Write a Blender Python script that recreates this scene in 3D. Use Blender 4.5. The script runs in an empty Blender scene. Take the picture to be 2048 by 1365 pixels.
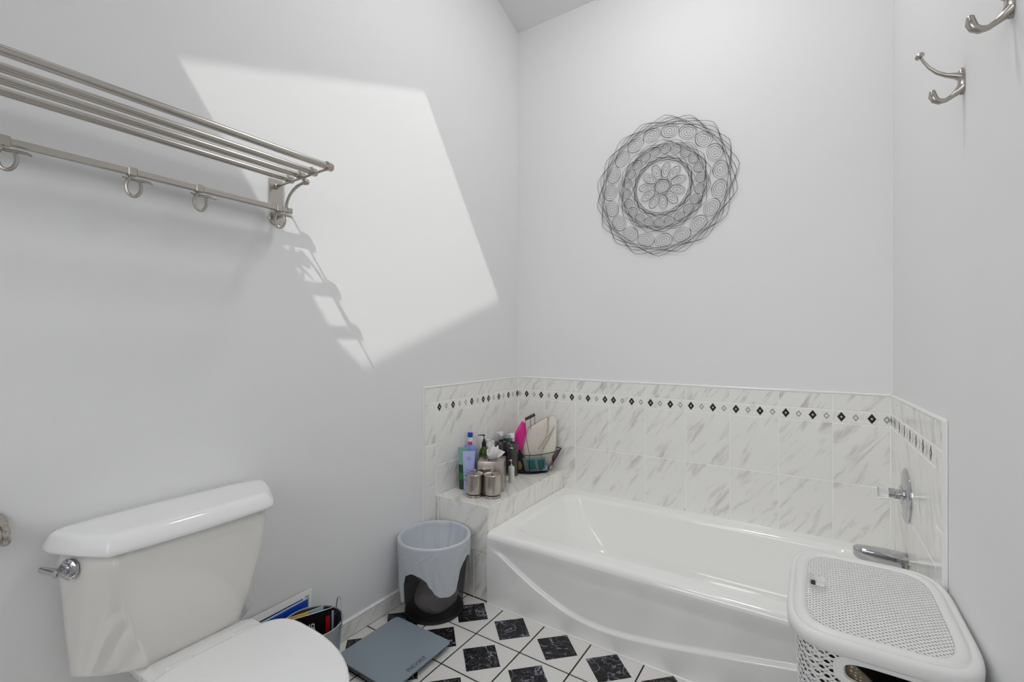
import bpy, bmesh, math, random
from mathutils import Vector, Matrix
from math import sin, cos, pi, sqrt, radians
random.seed(7)
S = bpy.context.scene
COL = S.collection

# ---------------------------------------------------------------- camera, light, exposure
F_PX, YAW = 926.93, 0.5801
CAM = Vector((1.5808, -2.48, 1.1973))
cd = bpy.data.cameras.new('camera'); cam = bpy.data.objects.new('camera', cd); COL.objects.link(cam)
cd.sensor_width = 36; cd.lens = F_PX / 2048 * 36; cd.clip_start = .02
cam.location = CAM; cam.rotation_euler = (pi / 2, 0, YAW)
S.camera = cam
S.view_settings.view_transform = 'Standard'; S.view_settings.look = 'None'
S.view_settings.gamma = 1; S.view_settings.use_curve_mapping = False
S.view_settings.exposure = -0.08
S.cycles.use_denoising = True
S.cycles.max_bounces = 16; S.cycles.diffuse_bounces = 10; S.cycles.glossy_bounces = 6
S.cycles.transparent_max_bounces = 24; S.cycles.caustics_reflective = False; S.cycles.caustics_refractive = False
S.cycles.sample_clamp_indirect = 4

W = bpy.data.worlds.new('sky'); S.world = W; W.use_nodes = True
wn = W.node_tree; wn.nodes.clear()
wo = wn.nodes.new('ShaderNodeOutputWorld'); wb = wn.nodes.new('ShaderNodeBackground')
sk = wn.nodes.new('ShaderNodeTexSky'); sk.sky_type = 'NISHITA'; sk.sun_disc = False
sk.sun_elevation = radians(52); sk.sun_rotation = radians(212)
hs_ = wn.nodes.new('ShaderNodeHueSaturation'); hs_.inputs['Saturation'].default_value = .07
wn.links.new(sk.outputs[0], hs_.inputs['Color']); wn.links.new(hs_.outputs[0], wb.inputs[0]); wb.inputs[1].default_value = 0.645
wn.links.new(wb.outputs[0], wo.inputs[0])

def light(name, kind, energy, loc, direction, color=(1, 1, 1), **kw):
    d = bpy.data.lights.new(name, kind); d.energy = energy; d.color = color
    for k, v in kw.items(): setattr(d, k, v)
    o = bpy.data.objects.new(name, d); COL.objects.link(o); o.location = loc
    o.rotation_euler = Vector(direction).to_track_quat('-Z', 'Y').to_euler()
    return o
SUN = (-1, 1.65, -2.52)
light('sun', 'SUN', 2.6, (3, -5, 8), SUN, (1, .985, .96), angle=0.0093)
# sky light comes in by the skylight and the window behind the camera; an unseen fill lamp is added over the tub
light('fill_lamp_light', 'AREA', 12.7, (1.05, -.95, 3.36), (0, 0, -1), (1, .992, .98), shape='DISK', size=.3)

# ---------------------------------------------------------------- materials
def newmat(name):
    m = bpy.data.materials.new(name); m.use_nodes = True
    nt = m.node_tree; b = nt.nodes['Principled BSDF']
    return m, nt, b
def N(nt, t, **kw):
    n = nt.nodes.new(t)
    for k, v in kw.items(): setattr(n, k, v)
    return n
def M(name, col, rough=.5, metal=0, alpha=1, trans=0, coat=0, ior=None, bump=None, sheen=0, subsurf=0):
    m, nt, b = newmat(name)
    b.inputs['Base Color'].default_value = (*col, 1); b.inputs['Roughness'].default_value = rough
    b.inputs['Metallic'].default_value = metal; b.inputs['Alpha'].default_value = alpha
    b.inputs['Transmission Weight'].default_value = trans; b.inputs['Coat Weight'].default_value = coat
    if ior: b.inputs['IOR'].default_value = ior
    if bump:
        sc, st, di = bump
        t = N(nt, 'ShaderNodeTexNoise'); t.inputs['Scale'].default_value = sc; t.inputs['Detail'].default_value = 3
        tc = N(nt, 'ShaderNodeTexCoord'); nt.links.new(tc.outputs['Object'], t.inputs['Vector'])
        bp = N(nt, 'ShaderNodeBump'); bp.inputs['Strength'].default_value = st; bp.inputs['Distance'].default_value = di
        nt.links.new(t.outputs[0], bp.inputs['Height']); nt.links.new(bp.outputs[0], b.inputs['Normal'])
    return m
def ramp(nt, src, stops):
    r = N(nt, 'ShaderNodeValToRGB'); e = r.color_ramp.elements
    while len(e) < len(stops): e.new(.5)
    for x, (p, c) in zip(e, stops): x.position = p; x.color = (*c, 1) if len(c) == 3 else c
    nt.links.new(src, r.inputs[0]); return r
def math_(nt, op, a, b=None):
    n = N(nt, 'ShaderNodeMath', operation=op)
    for i, v in enumerate((a, b)):
        if v is None: continue
        if isinstance(v, (int, float)): n.inputs[i].default_value = v
        else: nt.links.new(v, n.inputs[i])
    return n.outputs[0]
def marble_light(name, base=(.865, .86, .835), vein=(.63, .615, .58), strength=1.0, fine=9):
    """pale glazed tile printed with diagonal streaks"""
    m, nt, b = newmat(name)
    tc = N(nt, 'ShaderNodeTexCoord'); oi = N(nt, 'ShaderNodeObjectInfo')
    sp = N(nt, 'ShaderNodeSeparateXYZ'); nt.links.new(tc.outputs['Object'], sp.inputs[0])
    u = math_(nt, 'ADD', sp.outputs[0], sp.outputs[1])
    al = math_(nt, 'ADD', math_(nt, 'MULTIPLY', u, .58), math_(nt, 'MULTIPLY', sp.outputs[2], .81))
    pe = math_(nt, 'SUBTRACT', math_(nt, 'MULTIPLY', u, .81), math_(nt, 'MULTIPLY', sp.outputs[2], .58))
    cb = N(nt, 'ShaderNodeCombineXYZ')
    nt.links.new(math_(nt, 'MULTIPLY', al, 5.5), cb.inputs[0]); nt.links.new(math_(nt, 'MULTIPLY', pe, 26), cb.inputs[1])
    nt.links.new(math_(nt, 'MULTIPLY', oi.outputs['Random'], 40), cb.inputs[2])
    t = N(nt, 'ShaderNodeTexNoise'); t.inputs['Scale'].default_value = 1; t.inputs['Detail'].default_value = 7
    t.inputs['Roughness'].default_value = .62; t.inputs['Distortion'].default_value = .55
    nt.links.new(cb.outputs[0], t.inputs['Vector'])
    r = ramp(nt, t.outputs[0], [(.30, vein), (.38, tuple(.5 * a + .5 * c for a, c in zip(base, vein))), (.47, base), (1, tuple(min(1, x * 1.02) for x in base))])
    mx = N(nt, 'ShaderNodeMix', data_type='RGBA'); mx.inputs[0].default_value = strength
    mx.inputs[6].default_value = (*base, 1); nt.links.new(r.outputs[0], mx.inputs[7])
    nt.links.new(mx.outputs[2], b.inputs['Base Color'])
    b.inputs['Roughness'].default_value = .16
    return m
def marble_black(name):
    m, nt, b = newmat(name)
    tc = N(nt, 'ShaderNodeTexCoord'); oi = N(nt, 'ShaderNodeObjectInfo')
    ad = N(nt, 'ShaderNodeVectorMath', operation='ADD')
    cb = N(nt, 'ShaderNodeCombineXYZ'); nt.links.new(math_(nt, 'MULTIPLY', oi.outputs['Random'], 9), cb.inputs[2])
    nt.links.new(tc.outputs['Object'], ad.inputs[0]); nt.links.new(cb.outputs[0], ad.inputs[1])
    v1 = None
    for sc, wd in ((11, .015), (25, .010)):
        t = N(nt, 'ShaderNodeTexNoise'); t.inputs['Scale'].default_value = sc; t.inputs['Detail'].default_value = 4
        t.inputs['Distortion'].default_value = 1.6
        nt.links.new(ad.outputs[0], t.inputs['Vector'])
        d = math_(nt, 'ABSOLUTE', math_(nt, 'SUBTRACT', t.outputs[0], .5))
        k = math_(nt, 'SUBTRACT', 1, math_(nt, 'MINIMUM', math_(nt, 'DIVIDE', d, wd), 1))
        v1 = k if v1 is None else math_(nt, 'MAXIMUM', v1, math_(nt, 'MULTIPLY', k, .6))
    mx = N(nt, 'ShaderNodeMix', data_type='RGBA'); nt.links.new(math_(nt, 'MULTIPLY', v1, .95), mx.inputs[0])
    mx.inputs[6].default_value = (.007, .007, .008, 1); mx.inputs[7].default_value = (.34, .34, .43, 1); b.inputs['Specular IOR Level'].default_value = .28
    nt.links.new(mx.outputs[2], b.inputs['Base Color']); b.inputs['Roughness'].default_value = .22
    return m
def brushed(name, col=(.60, .565, .52), rough=.3, axis=2):
    m, nt, b = newmat(name)
    b.inputs['Base Color'].default_value = (*col, 1); b.inputs['Metallic'].default_value = 1
    tc = N(nt, 'ShaderNodeTexCoord'); mp = N(nt, 'ShaderNodeMapping')
    sc = [500, 500, 500]; sc[axis] = 4; mp.inputs['Scale'].default_value = sc
    t = N(nt, 'ShaderNodeTexNoise'); t.inputs['Scale'].default_value = 1
    nt.links.new(tc.outputs['Object'], mp.inputs[0]); nt.links.new(mp.outputs[0], t.inputs['Vector'])
    r = math_(nt, 'ADD', math_(nt, 'MULTIPLY', t.outputs[0], .16), rough - .08)
    nt.links.new(r, b.inputs['Roughness'])
    return m

PAINT = M('wall_paint', (.795, .797, .80), .62, bump=(260, .10, .002))
CEILP = M('ceiling_paint', (.80, .80, .80), .8)
MARB = marble_light('marbled_wall_tile')
MARB2 = marble_light('marbled_trim_tile', base=(.85, .845, .82), vein=(.50, .485, .46))
MARB3 = marble_light('marbled_ledge_tile', base=(.87, .86, .825), vein=(.64, .60, .54))
BORD = marble_light('border_tile', base=(.88, .875, .855), vein=(.68, .665, .64), strength=.7)
GROUT = M('white_grout', (.95, .945, .93), .8)
TRIMW = M('white_glazed_edge', (.84, .84, .83), .15)
BLKD = M('black_diamond_glaze', (.02, .018, .018), .2)
GRYD = M('grey_diamond_glaze', (.36, .36, .35), .3)
DOT = M('pale_dot_glaze', (.62, .55, .45), .3)
DGROUT = M('dark_floor_grout', (.022, .022, .024), .85)
FTILE = M('white_floor_tile', (.76, .745, .72), .3, bump=(14, .05, .002))
FBLK = marble_black('black_marble_inlay')
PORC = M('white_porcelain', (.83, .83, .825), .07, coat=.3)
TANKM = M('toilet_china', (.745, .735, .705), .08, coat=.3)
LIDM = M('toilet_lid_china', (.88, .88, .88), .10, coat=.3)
TUBM = M('tub_enamel', (.92, .92, .905), .10, coat=.4)
NICK = brushed('brushed_nickel', (.47, .44, .40), .24, axis=1)
NICKZ = brushed('brushed_nickel_canister', (.50, .455, .41), .26, axis=2)
NICKD = M('satin_nickel', (.46, .43, .39), .24, 1)
CHROME = M('chrome', (.56, .56, .58), .08, 1)
BRASS = M('aged_brass', (.42, .38, .22), .35, 1)
CLEAR = M('clear_acrylic', (.95, .97, .97), .03, trans=1, ior=1.45)
WHP = M('white_plastic', (.80, .80, .79), .38)
BLACKP = M('black_plastic', (.015, .015, .016), .35)
WIREB = M('black_wire', (.012, .012, .013), .45)
DARKIN = M('dark_slot_shade', (.03, .03, .03), .8)
def text_mat(c): return M('print', c, .5)
INK = text_mat((.02, .025, .03)); WINK = text_mat((.85, .85, .85))

# ---------------------------------------------------------------- mesh builders
def rotm(d):
    d = Vector(d).normalized()
    a = Vector((0, 0, 1)) if abs(d.z) < .9 else Vector((1, 0, 0))
    x = a.cross(d).normalized(); y = d.cross(x)
    return x, y
class MB:
    def __init__(s): s.v = []; s.f = []; s.m = []; s.cur = 0
    def add(s, vs, fs):
        o = len(s.v); s.v += [tuple(v) for v in vs]; s.f += [tuple(o + i for i in f) for f in fs]; s.m += [s.cur] * len(fs)
        return s
    def ringloft(s, rings, cap=True, closed=True, cap0=None, cap1=None):
        n = len(rings[0]); vs = [p for r in rings for p in r]; fs = []
        for i in range(len(rings) - 1):
            for j in range(n if closed else n - 1):
                k = (j + 1) % n
                fs.append((i * n + j, i * n + k, (i + 1) * n + k, (i + 1) * n + j))
        c0 = cap if cap0 is None else cap0; c1 = cap if cap1 is None else cap1
        if c0: fs.append(tuple(range(n - 1, -1, -1)))
        if c1: fs.append(tuple((len(rings) - 1) * n + j for j in range(n)))
        return s.add(vs, fs)
    def box(s, lo, hi):
        x0, y0, z0 = lo; x1, y1, z1 = hi
        return s.ringloft([[(x0, y0, z), (x1, y0, z), (x1, y1, z), (x0, y1, z)] for z in (z0, z1)])
    def tube(s, pts, r, n=8, closed=False, flat=1.0, up=None, caps=True):
        pts = [Vector(p) for p in pts]; k = len(pts); rings = []
        rr = r if isinstance(r, (list, tuple)) else [r] * k
        px = None
        for i, p in enumerate(pts):
            a = pts[(i - 1) % k] if (closed or i > 0) else p; b = pts[(i + 1) % k] if (closed or i < k - 1) else p
            d = (b - a).normalized() if (b - a).length > 1e-9 else Vector((0, 0, 1))
            if up is not None: x = Vector(up).cross(d).normalized()
            elif px is None: x = rotm(d)[0]
            else: x = (px - d * px.dot(d)).normalized()
            px = x; y = d.cross(x)
            rings.append([p + x * cos(2 * pi * j / n) * rr[i] * flat + y * sin(2 * pi * j / n) * rr[i] for j in range(n)])
        if closed: rings.append(rings[0]); caps = False
        return s.ringloft(rings, cap=caps)
    def cyl(s, p0, p1, r0, r1=None, n=24, caps=True):
        return s.tube([p0, p1], [r0, r0 if r1 is None else r1], n, caps=caps)
    def lathe(s, prof, c=(0, 0, 0), axis=(0, 0, 1), n=32, cap0=True, cap1=True, sx=1, ang=0):
        x, y = rotm(axis); z = Vector(axis).normalized(); c = Vector(c)
        if abs(z.z) > .99: x, y = Vector((cos(ang), sin(ang), 0)), Vector((-sin(ang), cos(ang), 0)) * (1 if z.z > 0 else -1)
        rings = [[c + x * cos(2 * pi * j / n) * r * sx + y * sin(2 * pi * j / n) * r + z * h for j in range(n)] for r, h in prof]
        return s.ringloft(rings, cap0=cap0, cap1=cap1)
    def prism(s, poly, d):
        d = Vector(d); return s.ringloft([[Vector(p) for p in poly], [Vector(p) + d for p in poly]])
    def tile(s, o, u, v, n, c=.0015):
        """slab with a chamfered face: corner o on the backing, edges u and v, thickness n"""
        o, u, v, n = map(Vector, (o, u, v, n)); un, vn = u.normalized() * c, v.normalized() * c; h = n * .7
        r = lambda q, a, b: [q + a + b, q + u - a + b, q + u - a + v - b, q + a + v - b]
        z = Vector((0, 0, 0))
        return s.ringloft([r(o, z, z), r(o + h, z, z), r(o + n, un, vn)])
    def sphere(s, c, r, n=16, sc=(1, 1, 1)):
        c = Vector(c); rings = []
        for i in range(1, n // 2):
            a = pi * i / (n // 2)
            rings.append([c + Vector((sc[0] * r * sin(a) * cos(2 * pi * j / n), sc[1] * r * sin(a) * sin(2 * pi * j / n), -sc[2] * r * cos(a))) for j in range(n)])
        return s.ringloft(rings)
    def build(s, name, mat, parent=None, smooth=35, bevel=0, bseg=2, kind=None, label=None, sub=0, solid=0):
        me = bpy.data.meshes.new(name)
        base = gloc(parent) if parent else Vector((0, 0, 0))
        me.from_pydata([Vector(v) - base for v in s.v], [], s.f)
        mats = mat if isinstance(mat, (list, tuple)) else [mat]
        for q in mats: me.materials.append(q)
        if len(mats) > 1: me.polygons.foreach_set('material_index', s.m)
        bm = bmesh.new(); bm.from_mesh(me)
        bmesh.ops.remove_doubles(bm, verts=bm.verts, dist=1e-6)
        bmesh.ops.recalc_face_normals(bm, faces=bm.faces)
        if bevel:
            es = [e for e in bm.edges if len(e.link_faces) == 2 and e.calc_face_angle(0) > radians(30)]
            bmesh.ops.bevel(bm, geom=es, offset=bevel, segments=bseg, affect='EDGES', profile=.5)
        if smooth:
            for f in bm.faces: f.smooth = True
            for e in bm.edges:
                if len(e.link_faces) == 2 and e.calc_face_angle(0) > radians(smooth): e.smooth = False
        bm.to_mesh(me); bm.free()
        o = bpy.data.objects.new(name, me); COL.objects.link(o)
        if parent: o.parent = parent
        if kind: o['kind'] = kind
        if label: o['label'] = label
        if sub:
            md = o.modifiers.new('sub', 'SUBSURF'); md.levels = sub; md.render_levels = sub
        if solid:
            md = o.modifiers.new('solid', 'SOLIDIFY'); md.thickness = solid; md.offset = 0
        return o
def gloc(o):
    v = Vector(o.location)
    while o.parent: o = o.parent; v += Vector(o.location)
    return v
def thing(name, label, cat, loc=(0, 0, 0), group=None):
    o = bpy.data.objects.new(name, None); COL.objects.link(o); o.location = loc; o.empty_display_size = .05
    return tag(o, label, cat, group)
def tag(o, label, cat, group=None):
    o['label'] = label; o['category'] = cat
    if group: o['group'] = group
    return o
def shift(o, loc):
    """move a single-mesh thing's origin to its base"""
    loc = Vector(loc)
    o.data.transform(Matrix.Translation(-loc)); o.location = loc; return o
def text(name, body, size, mat, parent, origin, right, up, ext=.0002, spacing=1.0, align='LEFT', sx=1.0):
    cu = bpy.data.curves.new(name, 'FONT'); cu.body = body; cu.size = size; cu.extrude = ext
    cu.space_character = spacing; cu.align_x = align
    o = bpy.data.objects.new('tmp', cu); COL.objects.link(o)
    dg = bpy.context.evaluated_depsgraph_get(); me = bpy.data.meshes.new_from_object(o.evaluated_get(dg))
    bpy.data.objects.remove(o)
    r = Vector(right).normalized(); u = Vector(up).normalized(); n = r.cross(u)
    m = Matrix((r, u, n)).transposed().to_4x4(); m.translation = Vector(origin) - gloc(parent)
    me.transform(m @ Matrix.Diagonal((sx, 1, 1, 1))); me.materials.clear(); me.materials.append(mat)
    o = bpy.data.objects.new(name, me); COL.objects.link(o); o.parent = parent
    return o
def boolean(o, cutter):
    md = o.modifiers.new('cut', 'BOOLEAN'); md.object = cutter; md.operation = 'DIFFERENCE'; md.solver = 'EXACT'
    dg = bpy.context.evaluated_depsgraph_get(); me = bpy.data.meshes.new_from_object(o.evaluated_get(dg))
    o.modifiers.clear(); o.data = me; bpy.data.objects.remove(cutter)
def struct(o): o['kind'] = 'structure'; return o
def cat(o, label, c, group=None): return tag(o, label, c, group)
def smoothstep(t): t = max(0, min(1, t)); return t * t * (3 - 2 * t)
def interp(tab, x):
    if x <= tab[0][0]: return tab[0][1]
    for (a, p), (b, q) in zip(tab, tab[1:]):
        if x <= b: return p + (q - p) * smoothstep((x - a) / (b - a))
    return tab[-1][1]
def lin(tab, x):
    if x <= tab[0][0]: return tab[0][1]
    for (a, p), (b, q) in zip(tab, tab[1:]):
        if x <= b: return p + (q - p) * (x - a) / (b - a)
    return tab[-1][1]
def rrect(x0, y0, x1, y1, r, z, n=6):
    pts = []
    for cx, cy, a0 in ((x1 - r, y1 - r, 0), (x0 + r, y1 - r, 90), (x0 + r, y0 + r, 180), (x1 - r, y0 + r, 270)):
        for i in range(n + 1):
            a = radians(a0 + 90 * i / n); pts.append((cx + r * cos(a), cy + r * sin(a), z))
    return pts

# ---------------------------------------------------------------- room shell
WR = 1.8498; RA = .0165                      # right wall: distance at the back corner and its slight outward angle
YF = -3.40                                   # wall behind the camera
TOPZ, RIDGE_Y, RIDGE_Z = 3.150, -1.60, 3.678
xr = lambda y: WR - RA * y
SL = .36
zf = lambda y: RIDGE_Z + SL * (y - RIDGE_Y)  # front slope, descending towards the camera side
prof = [(.12, -.12), (.12, TOPZ - .33 * .12), (0, TOPZ), (RIDGE_Y, RIDGE_Z), (YF - .12, zf(YF - .12)), (YF - .12, -.12)]
top = [p for p in prof]
wl = struct(MB().prism([(-.12, y, z) for y, z in prof], (.12, 0, 0)).build('wall_left', PAINT, smooth=0))
wr = MB(); a = [(xr(y), y, z) for y, z in prof]; b = [(xr(y) + .12, y, z) for y, z in prof]
wr = struct(wr.ringloft([a, b]).build('wall_right', PAINT, smooth=0))
wb_ = struct(MB().box((0, 0, -.12), (WR, .12, TOPZ + .03)).build('wall_back', PAINT, smooth=0))
# wall behind the camera with its window opening
x0, x1, z0, z1 = .35, 1.45, 1.05, 2.2
f = MB()
f.box((0, YF - .12, -.12), (x0, YF, 2.96)); f.box((x1, YF - .12, -.12), (xr(YF), YF, 2.96))
f.box((x0, YF - .12, -.12), (x1, YF, z0)); f.box((x0, YF - .12, z1), (x1, YF, 2.96))
struct(f.build('wall_front', PAINT, smooth=0))
w2 = MB()
for q in (((x0, YF - .08, z0), (x0 + .04, YF - .04, z1)), ((x1 - .04, YF - .08, z0), (x1, YF - .04, z1)), ((x0, YF - .08, z0), (x1, YF - .04, z0 + .04)),
          ((x0, YF - .08, z1 - .04), (x1, YF - .04, z1)), ((x0, YF - .08, 1.61), (x1, YF - .04, 1.65))): w2.box(*q)
struct(w2.build('window_2', WHP, bevel=.003, bseg=1))
# ceiling: a back slope rising to the ridge and a front slope with the skylight opening
c = MB(); c.prism([(-.12, 0.0, TOPZ), (WR + .2, 0, TOPZ), (WR + .2, RIDGE_Y, RIDGE_Z), (-.12, RIDGE_Y, RIDGE_Z)], (0, 0, .018))
sx0, sx1 = .497, .884
sy1, sy0 = -1.658, -2.700
def slab(xa, xb, ya, yb): c.prism([(xa, ya, zf(ya)), (xb, ya, zf(ya)), (xb, yb, zf(yb)), (xa, yb, zf(yb))], (0, 0, .018))
yl = YF - .12
slab(-.12, sx0, yl, RIDGE_Y); slab(sx1, WR + .2, yl, RIDGE_Y); slab(sx0, sx1, yl, sy0); slab(sx0, sx1, sy1, RIDGE_Y)
struct(c.build('ceiling', CEILP, smooth=0))
# skylight curb frame and its pane (clear, thin)
k = MB()
for xa, xb, ya, yb in ((sx0 - .05, sx0 - .02, sy0 - .05, sy1 + .04), (sx1 + .02, sx1 + .05, sy0 - .05, sy1 + .04), (sx0 - .02, sx1 + .02, sy0 - .05, sy0 - .02), (sx0 - .02, sx1 + .02, sy1 + .01, sy1 + .04)):
    k.prism([(xa, ya, zf(ya) + .019), (xb, ya, zf(ya) + .019), (xb, yb, zf(yb) + .019), (xa, yb, zf(yb) + .019)], (0, 0, .02))
w1 = struct(k.build('window_1', WHP, smooth=0))
gm, gnt, gb = newmat('skylight_glass'); gnt.nodes.remove(gb)
tr = N(gnt, 'ShaderNodeBsdfTransparent'); tr.inputs[0].default_value = (.97, .98, .98, 1); gl = N(gnt, 'ShaderNodeBsdfGlossy'); gl.inputs['Roughness'].default_value = .02
mx = N(gnt, 'ShaderNodeMixShader'); mx.inputs[0].default_value = .05
gnt.links.new(tr.outputs[0], mx.inputs[1]); gnt.links.new(gl.outputs[0], mx.inputs[2]); gnt.links.new(mx.outputs[0], gnt.nodes['Material Output'].inputs[0])
g = MB(); g.add([(sx0 - .02, sy0 - .02, zf(sy0 - .02) + .041), (sx1 + .02, sy0 - .02, zf(sy0 - .02) + .041), (sx1 + .02, sy1 + .02, zf(sy1 + .02) + .041), (sx0 - .02, sy1 + .02, zf(sy1 + .02) + .041)], [(0, 1, 2, 3)])
g.build('pane', gm, w1, smooth=0)
# unseen fixtures added overhead: one for the fill light, one unlit
for (lx, ly, lz, r) in ((1.0, -2.75, 3.20, .19), (1.05, -.95, 3.44, .17)):
    lamp = thing('fill_lamp', 'round white fill lamp fixture added overhead out of view ' + ('near the window wall' if ly < -2 else 'above the bathtub'), 'lamp', (lx, ly, lz))
    MB().lathe([(r + .005, .05), (r + .005, -.05), (r, -.06), (r - .012, -.06), (r - .012, .03)], (lx, ly, lz), n=32, cap1=False).build('base', WHP, lamp)

# ---------------------------------------------------------------- floor
fl = struct(MB().box((-.0, YF, -.12), (xr(YF), 0, -.0012)).build('floor', DGROUT, smooth=0))
GX, GY, GS, GG = .4183, -.9743, .2107, .0028
def clipd(a, b, lo, hi): return max(a, lo), min(b, hi)
tile_me = inlay_me = None
HD = .0885
for i in range(-2, 8):
    for j in range(-12, 2):
        xa, xb = clipd(GX + i * GS + GG, GX + (i + 1) * GS - GG, .006, 1.86)
        ya, yb = clipd(GY + j * GS + GG, GY + (j + 1) * GS - GG, YF + .01, -.7665)
        if xb - xa < .01 or yb - ya < .01: continue
        full = xb - xa > GS - 3 * GG and yb - ya > GS - 3 * GG
        cx, cy = GX + (i + .5) * GS, GY + (j + .5) * GS
        if full and tile_me: t = bpy.data.objects.new('tile', tile_me); COL.objects.link(t)
        else:
            t = MB().tile((xa - cx, ya - cy, -.004), (xb - xa, 0, 0), (0, yb - ya, 0), (0, 0, .004), .001).build('tile', FTILE, smooth=0)
            if full: tile_me = t.data
        t.location = (cx, cy, 0); t.parent = fl
        inside = xa < cx - .03 and xb > cx + .03 and ya < cy - .03 and yb > cy + .03
        if not inside: continue
        if xa > cx - HD + .002 or xb < cx + HD - .002 or ya > cy - HD or yb < cy + HD:     # cut tile at the wall: clip the inlay
            poly = [(HD, 0), (0, HD), (-HD, 0), (0, -HD)]
            def clip(poly, ax, s, lim):
                out = []
                for p, q in zip(poly, poly[1:] + poly[:1]):
                    ip, iq = s * p[ax] <= s * lim, s * q[ax] <= s * lim
                    if ip: out.append(p)
                    if ip != iq:
                        tt = (lim - p[ax]) / (q[ax] - p[ax]); out.append((p[0] + tt * (q[0] - p[0]), p[1] + tt * (q[1] - p[1])))
                return out
            for ax, s_, lim in ((0, -1, xa - cx), (0, 1, xb - cx), (1, -1, ya - cy), (1, 1, yb - cy)): poly = clip(poly, ax, s_, lim)
            il = MB().prism([(p[0], p[1], -.001) for p in poly], (0, 0, .0016)).build('inlay', FBLK, smooth=0)
        elif inlay_me: il = bpy.data.objects.new('inlay', inlay_me); COL.objects.link(il)
        else:
            il = MB().prism([(HD, 0, -.001), (0, HD, -.001), (-HD, 0, -.001), (0, -HD, -.001)], (0, 0, .0016)).build('inlay', FBLK, smooth=0)
            inlay_me = il.data
        il.parent = t

# ---------------------------------------------------------------- wall tiling
ZT, ZS1, ZS2, ZR1, ZB = .966, .895, .840, .5813, .325
TW, OFF = .2062, .1994
TH = .008
YE, YL = -.852, -.766
def wall_frame(side):
    if side == 'back': return (lambda s, z, d: (s, -d, z))
    if side == 'left': return (lambda s, z, d: (d, s, z))
    def fr(s, z, d):
        lift = .018 * (-s / .8) * max(0, min(1, (z - .6) / .36)) if s < -.05 else 0
        return (xr(s) - d, s, z + lift)
    return fr
def quadtile(fr, s0, s1, z0, z1, mat, name='tile', parent=None, d0=.004, d1=TH, g=.0016, c=.0016):
    if s1 < s0: s0, s1 = s1, s0
    s0 += g; s1 -= g; z0 += g; z1 -= g
    q = lambda a, b, A, B, d: [fr(a, A, d), fr(b, A, d), fr(b, B, d), fr(a, B, d)]
    return MB().ringloft([q(s0, s1, z0, z1, d0 - .001), q(s0, s1, z0, z1, d1 - c * .7), q(s0 + c, s1 - c, z0 + c, z1 - c, d1)]).build(name, mat, parent, smooth=0)
def grout_panel(fr, s0, s1, z0, z1, parent):
    q = lambda d: [fr(s0, z0, d), fr(s1, z0, d), fr(s1, z1, d), fr(s0, z1, d)]
    return MB().ringloft([q(.0005), q(.0068)]).build('grout', GROUT, parent, smooth=0)
def diamond(fr, s, zc, hw, hh, mat, parent, d=TH):
    pt = lambda k, dd: [fr(s - hw * k, zc, dd), fr(s, zc - hh * k, dd), fr(s + hw * k, zc, dd), fr(s, zc + hh * k, dd)]
    o = MB().ringloft([pt(1, d - .001), pt(1, d + .0004), pt(.9, d + .0008)]).build('diamond', mat, parent, smooth=0)
    return o
diam_dots = MB()
def dot(fr, s, zc, r, d=TH + .0009):
    pt = lambda dd: [fr(s - r, zc, dd), fr(s, zc - r * 1.2, dd), fr(s + r, zc, dd), fr(s, zc + r * 1.2, dd)]
    return MB().ringloft([pt(d - .0006), pt(d + .0003)])
def band(fr, cols, parent, blacks, grays):
    zc = (ZS1 + ZS2) / 2
    bt = [(a, b, quadtile(fr, a, b, ZS2, ZS1, BORD, 'border_tile', parent, g=.0012)) for a, b in cols]
    for arr, m, hw, hh, dm in ((blacks, BLKD, .0155, .0215, DOT), (grays, GRYD, .012, .016, BORD)):
        for s in arr:
            par = next((t for a, b, t in bt if min(a, b) <= s <= max(a, b)), bt[-1][2])
            diamond(fr, s, zc, hw, hh, m, par)
            dot(fr, s, zc, .0045 if m is BLKD else .006).build('centre_dot', dm, par, smooth=0)
# back wall
fr = wall_frame('back')
cols = [(0.009, OFF)] + [(OFF + i * TW, OFF + (i + 1) * TW) for i in range(8)]
cols[-1] = (cols[-1][0], WR - .009)
grout_panel(fr, .006, WR - .006, 0.30, ZT, wb_)
for a, b in cols:
    quadtile(fr, a, b, ZS1, ZT, MARB2, 'tile', wb_)
    quadtile(fr, a, b, ZR1, ZS2, MARB, 'tile', wb_)
    quadtile(fr, a, b, .318, ZR1, MARB, 'tile', wb_)
blk = [.0708, .1748, .278, .3817, .4843, .5874, .6377, .7411, .8442, .9468, 1.0497, 1.1538, 1.2578, 1.361, 1.4658, 1.5695, 1.6742, 1.7793]
gry = [.020, .124, .2279, .3298, .4326, .5361, .6891, .7924, .8938, .9976, 1.1007, 1.2039, 1.3093, 1.4125, 1.5161, 1.6205, 1.7246, 1.829]
band(fr, cols, wb_, blk, gry)
# left wall
fr = wall_frame('left')
ys = [YL, -.554, -.348, -.142, -.009]
grout_panel(fr, YE + .003, -.006, .003, ZT, wl)
lc = list(zip(ys, ys[1:]))
for a, b in lc:
    quadtile(fr, a, b, ZS1, ZT, MARB2, 'tile', wl)
    quadtile(fr, a, b, ZR1, ZS2, MARB, 'tile', wl)
    quadtile(fr, a, b, .436, ZR1, MARB, 'tile', wl)
band(fr, lc, wl, [-.742, -.6374, -.481, -.3764, -.326, -.2225, -.1198, -.019], [-.6893, -.5845, -.5337, -.4275, -.2739, -.1732, -.068])
for z0_, z1_ in ((ZS1, ZT), (.689, ZS1), (.481, .689), (.275, .481), (.072, .275), (.003, .072)):
    quadtile(fr, YE + .004, YL, z0_, z1_, MARB2 if z0_ == ZS1 else MARB, 'tile', wl)
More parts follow.
